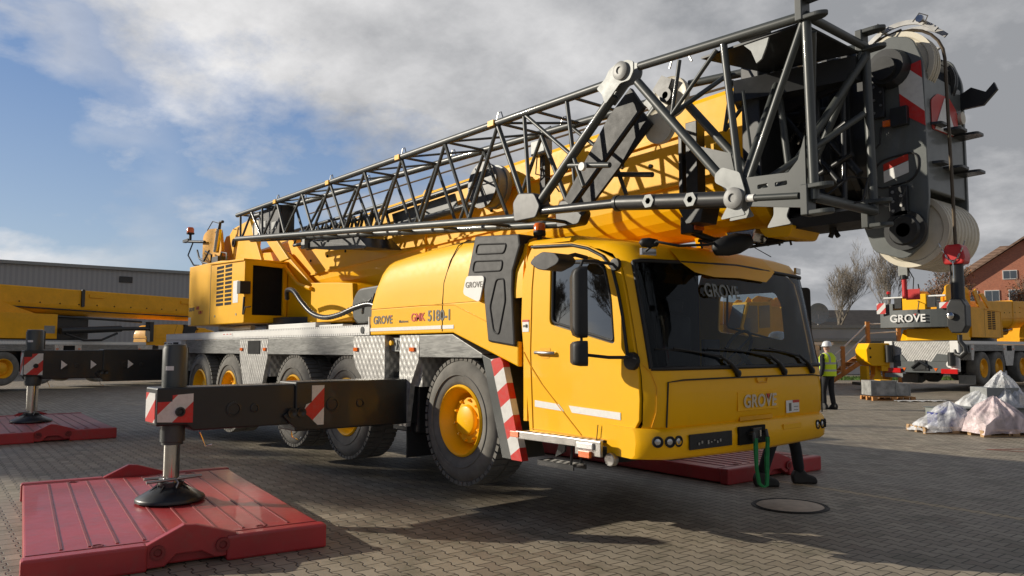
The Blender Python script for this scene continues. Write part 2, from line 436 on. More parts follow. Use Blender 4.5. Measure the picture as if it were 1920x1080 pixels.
# ---------------------------------------------------------------- wheel
def wheel(parent, x, side=1, z=.88, rimmat=None, far=False, yoff=0.):
    """near side wheels have their outer face at y=yoff; side=-1 mirrors to the other side"""
    rimmat = rimmat or YEL
    Rr = .66; W = .44; rr = .36
    seg = 40 if far else 80
    y = lambda d: (yoff + d) if side == 1 else (2.75 - yoff - d)
    prof = [(rr, .06), (rr+.02, .02), (rr+.06, .008), (.50, -.012), (.57, -.006), (.625, .03), (.648, .07), (.652, .22), (.648, W-.07), (.625, W-.03), (.57, W+.006), (rr+.06, W-.01), (rr, W-.05)]
    mb = MB(); mb.lathe([(a, y(b)) for a, b in prof], (x, 0, z), 'y', seg, cap=False)
    if not far:
        # raised sidewall rings and tread lugs
        mb.lathe([(.47, y(-.010)), (.475, y(-.019)), (.485, y(-.019)), (.49, y(-.010))], (x, 0, z), 'y', seg, cap=False)
        nl = 52
        for k in range(nl):
            a = 2*math.pi*k/nl
            for (d0, d1, tw) in ((.022, .20, 0), (.24, W-.022, .5)):
                aa = a + tw*2*math.pi/nl
                M = Matrix.Translation((x, 0, z)) @ Matrix.Rotation(-aa, 4, 'Y')
                y0, y1 = sorted((y(d0), y(d1)))
                mb.box(.628, .668, y0, y1, -.029, .029, M)
    t = mb.build('tyre', RUB, None, recalc=True)
    rim = MB()
    pr = [(rr+.012, .055), (rr+.016, .012), (rr-.003, -.004), (rr-.018, .006), (rr-.03, .045), (rr-.05, .075), (rr-.075, .16), (rr-.10, .19), (.245, .20), (.235, .125), (.165, .115), (.155, .085), (.14, .075), (.0, .07)]
    rim.lathe([(a, y(b)) for a, b in pr], (x, 0, z), 'y', 48 if not far else 28, cap=False)
    r_ = rim.build('rim', rimmat, None)
    w = MB(); w.lathe([(.14, y(.13)), (.14, y(.36)), (.0, y(.36))], (x, 0, z), 'y', 20)
    hub = w.build('wheel', BLK, parent)
    t.parent = hub; r_.parent = hub
    if not far:
        bo = MB()
        for k in range(10):
            a = 2*math.pi*(k+.3)/10; cx, cz = x+.212*math.cos(a), z+.212*math.sin(a)
            y0, y1 = y(.13), y(.105)
            bo.lathe([(.017, y0), (.017, y1), (.011, y1), (.011, y(.088)), (0, y(.088))], (cx, 0, cz), 'y', 6, smooth=False)
        for k in range(8):
            a = 2*math.pi*(k+.1)/8; cx, cz = x+.248*math.cos(a), z+.248*math.sin(a)
            bo.lathe([(.012, y(.20)), (.012, y(.17)), (0, y(.17))], (cx, 0, cz), 'y', 6, smooth=False)
        bo.build('wheel_nuts', rimmat, hub)
    return hub

# ---------------------------------------------------------------- crane assembly
BOOMPROF = []
def boom_section(sc_=1., top=3.98, side=3.15, bot=2.70, yc=1.375, hw=.42, n=14):
    pts = [(yc-hw*sc_*.93, top), (yc-hw*sc_, top-.05)]
    h = side-bot
    for k in range(n+1):
        a = math.pi*k/n
        pts.append((yc-hw*sc_*math.cos(a), side-h*(math.sin(a)**.85)-(1-sc_)*.0))
    pts += [(yc+hw*sc_, top-.05), (yc+hw*sc_*.93, top)]
    return pts
XW = (.1, -2.4, -4.03, -6.62, -8.12)

def carrier(p, far=False, Y=None, rimmat=None):
    Y = Y or YEL
    ch = MB()
    ch.box(-10.1, 1.0, .72, 2.03, .78, 1.72); ch.box(-10.0, 1.0, .45, 2.3, 1.56, 1.79)
    for x in XW: ch.box(x-.17, x+.17, .35, 2.4, .72, 1.02)
    ch.box(1.0, 2.4, .6, 2.15, .66, .95)
    ch.build('chassis_frame', BLK, p, .02)
    ax = MB()
    for x in XW:
        ax.tube([(x, .3, .88), (x, 2.45, .88)], .11, 14)
        for yy in (.55, 2.2): ax.tube([(x+.28, yy, .8), (x+.25, yy, 1.5)], .07, 10); ax.tube([(x-.28, yy, .8), (x-.25, yy, 1.5)], .05, 8)
    ax.build('axles', BLKM, p)
    dk = MB(); dk.box(-10.24, -1.78, .02, 2.73, 1.865, 1.925); dk.build('deck', CHK if not far else GRYL, p)
    rl = MB()
    for s_, y0, y1 in ((1, -.012, .02), (-1, 2.73, 2.762)):
        rl.box(-10.24, -1.78, y0, y1, 1.83, 1.905)
    rl.build('deck_edge_rail', WHT, p)
    tt = MB()
    for y0, y1 in ((-.010, .02), (2.73, 2.760)):
        tt.box(-10.24, -1.78, y0, y1, 1.905, 1.93); tt.box(-10.24, -1.78, y0, y1, 1.80, 1.83)
    tt.build('deck_grip_edge', TOOTH, p)
    # fenders, both sides
    for s_ in (1, -1):
        yy = (lambda d: d) if s_ == 1 else (lambda d: 2.75-d)
        for x0, x1 in ((-9.0, -6.12), (-4.95, -2.2)):
            f = MB(); y0, y1 = sorted((yy(0), yy(.5)))
            f.box(x0, x1, y0, y1, 1.545, 1.795)
            f.build('fender', FEND, p, .008)
        f = MB(); y0, y1 = sorted((yy(-.004), yy(.5)))
        f.prism([(-.66, 1.785), (-.02, 1.785), (.50, 1.58), (.50, 1.535), (-.66, 1.535)], 'y', y0, y1); f.build('fender', FEND, p, .008)
        for poly in ([(-2.2, 1.79), (-1.42, 1.79), (-1.42, .95), (-1.9, .95), (-2.2, 1.53)],
                     [(-6.12, 1.79), (-4.95, 1.79), (-4.95, 1.52), (-5.2, .95), (-5.9, .95), (-6.12, 1.52)],
                     [(-1.08, 1.785), (-.66, 1.785), (-.68, 1.50), (-.84, 1.22), (-.93, .74), (-1.08, .74)],
                     [(-9.28, 1.79), (-9.0, 1.79), (-9.0, 1.52), (-9.1, 1.2), (-9.28, 1.2)]):
            f = MB(); y0, y1 = sorted((yy(-.002), yy(.06))); f.prism(poly, 'y', y0, y1)
            y0, y1 = sorted((yy(.06), yy(.62)))
            f.box(poly[0][0]+.03, poly[1][0]-.03, y0, y1, 1.2, 1.78)
            f.build('tread_plate_panel', CHK, p)
        # slanted front guard with hazard stripes
        g = MB(); y0, y1 = sorted((yy(-.012), yy(.42)))
        g.prism([(.50, 1.575), (.655, 1.525), (.98, .575), (.83, .575)], 'y', y0, y1); g.build('mudguard', GRY, p, .006)
        g = MB(); y0, y1 = sorted((yy(-.020), yy(.06)))
        g.prism([(.657, 1.525), (.80, 1.545), (.845, 1.50), (1.135, .575), (.98, .575)], 'y', y0, y1); g.build('hazard_panel', STR_XZ, p)
        fl = MB(); y0, y1 = sorted((yy(.05), yy(.45))); fl.box(-1.0, -.98, y0, y1, .38, 1.3); fl.build('mud_flap', RUBD, p)
    for x in XW: wheel(p, x, 1, far=far, rimmat=rimmat)
    for x in XW: wheel(p, x, -1, far=True, rimmat=rimmat)
    # white rear block
    rb = MB(); rb.box(-10.26, -9.30, -.0, .5, 1.48, 1.80); rb.build('rear_box', WHT if not far else GRYL, p, .01)
    vd = MB(); vd.box(-10.12, -9.88, -.012, .02, 1.52, 1.74); vd.box(-9.75, -9.45, -.012, .02, 1.50, 1.76); vd.box(-5.75, -5.25, -.012, .02, 1.55, 1.76)
    vd.build('recess', HOLE, p)
    mk = MB()
    for x in (-6.02, -5.05, -2.12, -.80, -9.2): mk.box(x-.05, x+.05, -.022, .0, 1.60, 1.645)
    mk.build('side_marker_lamps', ORA, p)

def hood(p, Y, far=False):
    low = MB()
    low.prism([(-1.78, 1.80), (-.02, 1.80), (1.06, 1.455), (1.06, 1.70), (.62, 1.74), (.56, 2.12), (-1.76, 2.12)], 'y', 0, .06)
    low.prism([(-1.78, 1.82), (0, 1.82), (.9, 1.6), (1.0, 2.1), (-1.74, 2.1)], 'y', .06, .84)
    o = low.build('engine_cover_skirt', Y, p, .015)
    H = [(-1.76, 2.12), (-1.745, 2.28), (-1.69, 2.45), (-1.60, 2.60), (-1.50, 2.68), (-1.38, 2.712), (-1.0, 2.745), (-.55, 2.775), (-.215, 2.79), (.02, 2.795), (.42, 2.79), (1.12, 2.71)]
    rows = []
    def hz(x):
        for (a, b), (c, d) in zip(H, H[1:]):
            if a <= x <= c: return b+(d-b)*(x-a)/(c-a)
        return H[-1][1]
    xs = [h[0] for h in H]
    sec = []
    for x, z in H:
        top = z; r = []
        for y, k in ((0., 0), (.004, .25), (.012, .5), (.03, .72), (.06, .88), (.10, .96), (.16, 1.), (.45, 1.01), (.80, .98), (.84, .9), (.845, 0)):
            r.append((x, y, 2.12+(top-2.12)*min(k, 1.005)))
        sec.append(r)
    up = MB(); up.grid(sec)
    up.add([r for r in sec[-1]], [tuple(range(len(sec[-1])))])
    o = up.build('engine_cover', Y, p)
    seam = MB()
    seam.tube([(-.215, -.001, 1.82), (-.215, -.001, 2.12), (-.20, .008, 2.35), (-.10, .02, 2.58), (.0, .055, 2.74), (.04, .15, 2.80), (.04, .5, 2.80)], .006, 6)
    seam.build('cover_seam', BLKM, p)
    cr = MB()
    cr.tube([(-1.765, -.001, 2.12), (-.55, -.001, 2.12), (-.0, -.002, 2.10), (.58, -.002, 1.90)], .005, 6)
    cr.build('crease_line', YELD, p)
    # black air intake
    bl = MB()
    out = [(.34, 2.74), (.40, 2.775), (1.10, 2.72), (1.13, 2.6), (1.01, 2.40), (1.0, 2.2), (1.04, 1.65), (.62, 1.70), (.56, 2.10), (.54, 2.28), (.33, 2.40)]
    out = [(.40, 2.79), (1.10, 2.735), (1.12, 2.62), (1.01, 2.38), (1.0, 2.2), (1.04, 1.65), (.62, 1.70), (.555, 2.12), (.545, 2.28), (.27, 2.38)]
    bl.prism(out, 'y', -.03, .80); bl.build('air_intake_panel', BLKM, p, .02)
    if far: return
    rb = MB()
    def rr_loop(pts, y=-.032, r=.009):
        q = rounded(pts, .04, 4); rb.tube([(a, y, b) for a, b in q]+[(q[0][0], y, q[0][1])], r, 6)
    rr_loop([(.45, 2.70), (.92, 2.66), (.88, 2.57), (.42, 2.60)]); rr_loop([(.40, 2.53), (.86, 2.50), (.84, 2.40), (.37, 2.42)]); rr_loop([(.76, 2.32), (.88, 2.32), (.90, 2.1), (.80, 1.77), (.72, 1.8), (.66, 2.05)])
    rb.build('pressed_ribs', BLKM, p)
    sg = MB(); sg.prism(rounded([(.275, 2.385), (.585, 2.365), (.50, 2.10), (.215, 2.20)], .05), 'y', -.045, -.03); s1 = sg.build('maker_sign', WHT, p)
    text_mesh('lettering', 'GROVE', .085, frameM((.265, -.0475, 2.262), (1, 0, -.03), (0, 0, 1)), TXTG, s1, .01, .001, spacing=1.05)
    st = MB(); st.box(-1.775, -.235, -.005, .0, 1.845, 1.885); st.box(-.205, .0, -.005, .0, 1.845, 1.885); st.build('reflective_strip', STICK, p)
    text_mesh('lettering', 'GROVE', .135, frameM((-1.70, -.004, 1.935), (1, 0, 0), (0, 0, 1)), TXTG, p, .022, .001, spacing=1.02)
    text_mesh('lettering', 'Manitowoc', .045, frameM((-1.10, -.004, 1.935), (1, 0, 0), (0, 0, 1)), TXTG, p, .01, .001)
    text_mesh('lettering', 'GMK', .13, frameM((-.84, -.004, 1.945), (1, 0, 0), (0, 0, 1)), TXTR, p, .016, .001, spacing=1.0)
    text_mesh('lettering', '5180-1', .165, frameM((-.50, -.004, 1.94), (1, 0, 0), (0, 0, 1)), TXTG, p, .022, .001, spacing=.98)
    v = MB(); v.prism([(-1.30, 2.03), (-1.275, 2.03), (-1.287, 2.0)], 'y', -.006, -.004); v.build('logo_tip', TXTR, p)

def housing(p, Y, far=False):
    """superstructure cabinet and turntable"""
    tt = MB(); tt.lathe([(.95, 1.92), (.95, 2.05), (.85, 2.06), (.85, 2.16)], (-5.9, 1.375, 0), 'z', 40); tt.build('slewing_ring', BLK, p)
    y0 = .04
    b = MB()
    top = [(-9.0, 3.26), (-7.95, 3.25), (-7.75, 3.14), (-6.11, 3.11)]
    b.prism([(-9.02, 2.075), (-6.13, 2.065), (-6.13, 3.13), (-7.3, 3.22), (-9.02, 3.24)], 'y', y0, .72)
    o = b.build('machinery_cabinet', Y, p, .012)
    fr = holed_plate('cabinet_door_frame', [(y0-.01, 2.08), (.78, 2.08), (.78, 3.10), (y0-.01, 3.13)], [[(.17, 2.20), (.71, 2.20), (.71, 3.03), (.17, 3.05)]], 'x', -6.13, .05, Y, p)
    hl = MB(); hl.box(-6.132, -6.125, .15, .73, 2.18, 3.06); hl.build('cabinet_opening', HOLE, p)
    lv = MB()
    for k in range(10):
        z = 2.40+k*.074
        for x0, x1 in ((-7.45, -7.10), (-7.02, -6.70)): lv.box(x0, x1, y0-.004, y0+.01, z, z+.048)
    lv.build('louvre_slots', HOLE, p)
    se = MB(); se.box(-7.78, -7.765, y0-.003, y0+.01, 2.08, 3.17); se.build('panel_seam', BLKM, p)
    roofl = MB(); roofl.prism([(-7.78, 3.18), (-7.78, 3.215), (-6.08, 3.15), (-6.08, 3.115)], 'y', y0-.03, .80); roofl.build('cabinet_lid', Y, p, .006)
    if not far:
        lb = MB(); lb.box(-6.62, -6.38, y0-.004, y0, 2.42, 2.80); lb.box(-9.0, -8.85, y0-.004, y0, 2.09, 2.24); lb.build('notice', STICK, p)
        bt = MB()
        for x in (-7.5, -6.45): bt.lathe([(.022, y0), (.022, y0-.006), (0, y0-.006)], (x, 0, 2.22), 'y', 10)
        bt.build('catches', STL, p)
        text_mesh('lettering', 'GROVE', .10, frameM((-8.98, y0-.004, 2.36), (1, 0, 0), (0, 0, 1)), TXTG, p, .02, .001)
        text_mesh('lettering', 'GMK', .085, frameM((-8.55, y0-.004, 2.38), (1, 0, 0), (0, 0, 1)), TXTR, p, .03, .001)
        text_mesh('lettering', '5180-1', .09, frameM((-8.42, y0-.004, 2.29), (1, 0, 0), (0, 0, 1)), TXTR, p, .015, .001)
        m = MB(); m.box(-6.12, -5.98, y0-.12, y0+.06, 2.55, 2.76); m.tube([(-6.05, y0-.02, 2.5), (-6.05, y0-.03, 2.2)], .02, 8); m.tube([(-6.0, .0, 2.2), (-6.0, .02, 2.32), (-5.9, .08, 2.33)], .012, 6)
        m.build('work_lamp_bracket', BLKM, p, .01)
    # turntable bearer
    for yy, nm in ((.80, 'a'), (1.87, 'b')):
        t = MB()
        t.prism([(-9.6, 3.6), (-9.2, 3.95), (-8.4, 3.95), (-7.7, 3.45), (-6.3, 3.35), (-5.2, 2.72), (-4.2, 2.66), (-3.75, 2.62), (-3.7, 2.12), (-4.4, 2.06), (-8.9, 2.06), (-9.5, 2.4)], 'y', yy, yy+.09)
        t.build('turntable_bearer', Y, p, .01)
    t = MB(); t.box(-8.8, -3.9, .89, 1.87, 2.06, 2.26); t.box(-9.5, -9.2, .89, 1.87, 2.3, 3.3); t.build('turntable_base', Y, p, .01)
    fl = MB(); fl.tube([(-6.08, .74, 3.05), (-5.55, .74, 2.72), (-5.1, .76, 2.62)], .035, 6); fl.build('guide_bar', Y, p)
    # rear plates and boom foot
    r_ = MB(); r_.prism(rounded([(-9.9, 3.25), (-9.9, 4.02), (-9.55, 4.12), (-8.9, 4.06), (-8.75, 3.6), (-9.0, 3.25)], .12), 'y', .56, .62); r_.build('rear_plate', YELD if not far else Y, p)
    r2 = MB(); r2.prism([(-8.35, 3.2), (-8.75, 3.9), (-8.55, 4.02), (-7.6, 4.1), (-7.2, 3.9), (-7.4, 3.2)], 'y', .70, .78); r2.build('boom_foot_plate', Y, p, .01)
    r3 = MB(); r3.lathe([(.085, .0), (.085, .03), (.045, .03), (.045, .0)], (-8.42, .665, 3.72), 'y', 18); r3.build('pivot_eye', BLK, p)
    r4 = MB(); r4.prism([(-7.5, 3.9), (-7.2, 4.05), (-6.55, 3.2), (-6.85, 3.15)], 'y', .5, .56); r4.prism([(-6.85, 3.85), (-6.5, 3.9), (-5.4, 3.12), (-5.75, 3.1)], 'y', .5, .56); r4.build('brace', Y, p, .01)
    wn = MB(); wn.lathe([(.12, .9), (.12, 1.85), ], (-9.1, 0, 3.5), 'y', 20); wn.lathe([(.38, .95), (.38, .98), (.2, .98), (.2, 1.75), (.38, 1.75), (.38, 1.8)], (-9.1, 0, 3.1), 'y', 28); wn.build('hoist_winch', BLK, p)
    # luffing cylinder
    lc = MB(); lc.tube([(-4.2, 1.375, 2.3), (-1.9, 1.375, 2.42)], .17, 20); lc.build('luffing_cylinder', BLK, p)
    lc = MB(); lc.tube([(-1.9, 1.375, 2.42), (-1.2, 1.375, 2.5), (-1.15, 1.375, 2.75)], .10, 16); lc.build('cylinder_rod', CHR, p)

def boom(p, Y, far=False):
    a = MB()
    s0 = boom_section(1.0, 3.93, 3.2, 2.70)
    a.prism(s0, 'x', -8.6, 2.98)
    o = a.build('boom', Y, p, .012)
    for q in o.data.polygons:
        if abs(q.normal.x) < .5: q.use_smooth = False
    for x0, x1, ss in ((2.98, 3.10, 1.07), (-2.05, -1.98, 1.05)):
        c = MB(); c.prism(boom_section(ss, 3.97, 3.2, 2.66), 'x', x0, x1); c.build('boom_collar', Y, p, .01)
    ins = MB(); ins.prism(boom_section(.90, 3.9, 3.2, 2.76), 'x', 3.05, 4.0); ins.build('inner_boom_section', BLK, p)
    for k, x in enumerate((3.20, 3.36, 3.52, 3.68, 3.84)):
        c = MB(); c.prism(boom_section(1.06-.015*k, 3.97-.012*k, 3.22, 2.68+.012*k), 'x', x, x+.055)
        c.build('section_collar', BLK, p, .006)
    # longitudinal lower seam strip and small fittings
    f = MB()
    for x in [i*.62-8 for i in range(17)]:
        f.lathe([(.022, .0), (.022, -.012), (0, -.012)], (x, .955, 3.42), 'y', 8)
    f.build('boom_side_plugs', HOLE, p)
    w = MB(); w.box(-6.5, 2.9, .93, .957, 3.16, 3.19); w.box(-1.2, 2.6, .925, .957, 3.62, 3.66); w.build('boom_side_rib', Y, p, .004)
    # underside keel
    for x in (2.2, 2.55):
        c = MB(); c.prism([(1.25, 2.70), (1.5, 2.70), (1.46, 2.58), (1.29, 2.58)], 'x', x, x+.05); c.build('keel_lug', Y, p)

_boom0 = boom
def boom(p, Y, far=False):
    before = set(p.children); _boom0(p, Y, far)
    M = Matrix.Identity(4); M[2][0] = .036; M[2][3] = -.036*2.6
    for o in p.children:
        if o not in before: o.data.transform(M)

def head(p, far=False):
    pl = rounded([(3.93, 2.62), (4.02, 3.0), (3.98, 3.70), (4.04, 3.90), (4.20, 3.98), (4.36, 3.92), (4.43, 3.72), (4.43, 2.72), (4.40, 2.40), (4.25, 2.28), (4.02, 2.36)], .05)
    for y in (1.0, 1.72):
        m = MB(); m.prism(pl, 'y', y, y+.035); m.build('head_plate', HEADG, p, .006)
    f = MB(); f.box(4.38, 4.42, 1.035, 1.72, 2.78, 3.66); f.box(3.93, 4.38, 1.035, 1.72, 2.8, 2.86); f.box(3.95, 4.3, 1.035, 1.72, 3.55, 3.6)
    f.build('head_front_plate', HEADG, p, .008)
    def stack(cx, cz, r, ys, w, nm, m=NYL):
        for y in ys:
            s_ = MB(); s_.lathe([(.05, 0), (r*.45, 0), (r*.5, .012), (r*.82, .014), (r*.86, 0), (r, 0), (r, w*.22), (r*.9, w*.5), (r, w*.78), (r, w), (.05, w)], (cx, y, cz), 'y', 40); s_.build(nm, m, p)
    stack(4.20, 3.76, .27, (1.10, 1.17), .05, 'top_sheave')
    stack(4.235, 3.70, .22, (1.52,), .06, 'top_sheave', BLK)
    stack(4.25, 2.50, .27, [1.10+.064*k for k in range(9)], .066, 'lower_sheave')
    ax = MB(); ax.tube([(4.27, .93, 2.49), (4.27, 1.92, 2.49)], .05, 14); ax.lathe([(.145, .95), (.145, 1.0), (.10, .93), (0, .93)], (4.27, 0, 2.49), 'y', 26); ax.lathe([(.13, .9), (.15, 1.0)], (4.2, 0, 3.72), 'y', 26)
    ax.tube([(4.2, .86, 3.70), (4.2, 1.05, 3.71)], .085, 18); ax.tube([(4.2, 1.6, 3.72), (4.2, 1.92, 3.72)], .10, 18)
    ax.build('sheave_axle', BLK, p)
    if far: return
    g = MB()
    g.lathe([(.325, 1.085), (.325, 1.10), (.36, 1.10), (.36, 1.085), (.325, 1.085)], (4.235, 0, 3.74), 'y', 20, cap=False, a0=R(40), a1=R(140))
    g.lathe([(.325, 1.26), (.325, 1.275), (.36, 1.275), (.36, 1.26), (.325, 1.26)], (4.235, 0, 3.74), 'y', 20, cap=False, a0=R(40), a1=R(140))
    g.build('rope_guard', STL, p)
    pn = MB()
    for a in (62, 112):
        cx, cz = 4.235+.36*math.cos(R(a)), 3.74+.36*math.sin(R(a))
        pn.tube([(cx, 1.04, cz), (cx, 1.32, cz)], .014, 8); pn.tube([(cx, 1.03, cz), (cx, 1.055, cz)], .028, 10)
        pn.tube([(cx+.03, 1.04, cz-.05), (cx+.06, 1.03, cz), (cx, 1.035, cz+.04), (cx-.05, 1.04, cz-.01)], .005, 5)
    pn.build('retaining_pin', CHR, p)
    hk = MB(); hk.prism([(4.42, 3.50), (4.42, 3.62), (4.50, 3.66), (4.60, 3.60), (4.66, 3.66), (4.68, 3.60), (4.58, 3.50)], 'y', 1.70, 1.73); hk.build('side_hook', BLK, p)
    h2 = MB(); h2.prism([(4.02, 3.93), (4.05, 4.02), (4.2, 4.08), (4.33, 4.0), (4.30, 3.98), (4.2, 4.04), (4.07, 3.99)], 'y', 1.58, 1.61); h2.build('grab_loop', STL, p)
    # combs on the head front
    for z in (3.10, 3.22):
        pass
    c = MB()
    for z in (3.27, 2.98):
        for k, (ya, yb, L) in enumerate(((1.10, 1.28, .07), (1.30, 1.52, .12), (1.5, 1.70, .17))):
            c.prism(rounded([(4.40, ya), (4.42+L, ya+.03), (4.42+L, yb-.03), (4.40, yb)], .03), 'z', z-.012*k, z-.012*k+.018)
    c.build('rope_comb', BLK, p)
    st = MB(); st.prism([(4.25, 3.70), (4.415, 3.73), (4.43, 3.24), (4.26, 3.37)], 'y', .994, .999); st.build('hazard_plate', STR_HD, p)
    sg = MB(); sg.prism(rounded([(1.12, 3.24), (1.12, 3.46), (1.24, 3.53), (1.46, 3.54), (1.60, 3.46), (1.62, 3.25)], .03), 'x', 4.423, 4.428); s1 = sg.build('warning_sign', mat('sign_red', (.55, .06, .05), .4), p)
    tr = MB(); tr.prism([(1.16, 3.245), (1.56, 3.255), (1.36, 3.52)], 'x', 4.430, 4.434); tr.build('white_triangle', STICK, s1)
    lm = MB(); lm.box(4.14, 4.28, .955, .985, 3.285, 3.33); lm.build('side_lamp', ORA, p, .005)
    lb = MB(); lb.box(4.20, 4.32, .95, 1.0, 3.27, 3.41); lb.build('lamp_bracket', BLK, p, .004)
    nt_ = MB(); nt_.prism([(4.12, 2.96), (4.30, 3.01), (4.30, 3.06), (4.12, 3.01)], 'y', .994, .999); nt_.build('notice_header', TXTR, p)
    nt_ = MB(); nt_.prism([(4.12, 2.87), (4.30, 2.92), (4.30, 3.005), (4.12, 2.955)], 'y', .994, .999); nt_.build('notice', STICK, p)
    oval = rounded([(4.04, 2.82), (4.36, 2.86), (4.38, 3.07), (4.06, 3.04)], .1, 5)
    ov = MB(); ov.tube([(a, .995, b) for a, b in oval]+[(oval[0][0], .995, oval[0][1])], .007, 6)
    ov.tube([(4.12, .98, 3.29), (4.12, .95, 3.16), (4.02, .96, 3.08)], .007, 6)
    for k in range(3): ov.tube([(4.02, .97, 2.66+.03*k), (4.1, .95, 2.70+.03*k), (4.17, .96, 2.68+.03*k), (4.24, .98, 2.60)], .006, 5)
    ov.build('cables', BLKM, p)
    con = MB(); con.box(4.17, 4.30, .95, .985, 2.60, 2.82); con.box(4.07, 4.16, .95, .985, 3.36, 3.64); con.build('cable_plate', BLK, p, .004)
    hl = MB()
    for k in range(5): hl.lathe([(.012, 0), (.012, -.006), (0, -.006)], (4.20+.06*(k % 2), .948, 2.64+.035*k), 'y', 8); hl.lathe([(.010, 0), (.010, -.006), (0, -.006)], (4.09+.05*(k % 2), .948, 3.40+.05*k), 'y', 8)
    hl.build('bolt_heads', STL, p)
    rw = MB(); rw.lathe([(.05, 0), (.05, .025), (.02, .03), (0, .03)], (4.425, 1.66, 3.42), 'x', 16); rw.build('plug', NYL, p)
    bl = MB(); bl.tube([(3.62, 1.12, 3.93), (3.9, 1.12, 4.0), (4.235, 1.13, 4.05)], .012, 6); bl.tube([(-6, 1.12, 4.02), (2.0, 1.12, 4.03), (3.62, 1.12, 4.0)], .012, 6)
    # rope over the top sheave and down to the hook
    pts = [(4.235+.295*math.cos(R(a)), 1.13, 3.74+.295*math.sin(R(a))) for a in range(90, -1, -15)]
    bl.tube(pts, .012, 6); bl.tube([(4.53, 1.13, 3.74), (4.57, 1.06, 2.32)], .012, 6)
    bl.build('hoist_rope', mat('steel_rope', (.10, .075, .05), .5, .6), p)
    dk = MB()
    for k in range(4):
        dk.tube([(3.45+.09*k, .86, 3.45), (3.36+.09*k, .80, 3.25)], .012, 6)
    dk.build('hydraulic_couplings', CHR, p)
    dk = MB(); dk.tube([(3.36, .86, 3.50), (3.84, .86, 3.46)], .045, 10)
    dk.tube([(4.05, .2, 2.66), (4.2, .3, 2.80), (4.3, .35, 2.78), (4.28, .3, 2.62), (4.15, .25, 2.60)], .008, 6)
    dk.build('hose_bundle', BLKM, p)

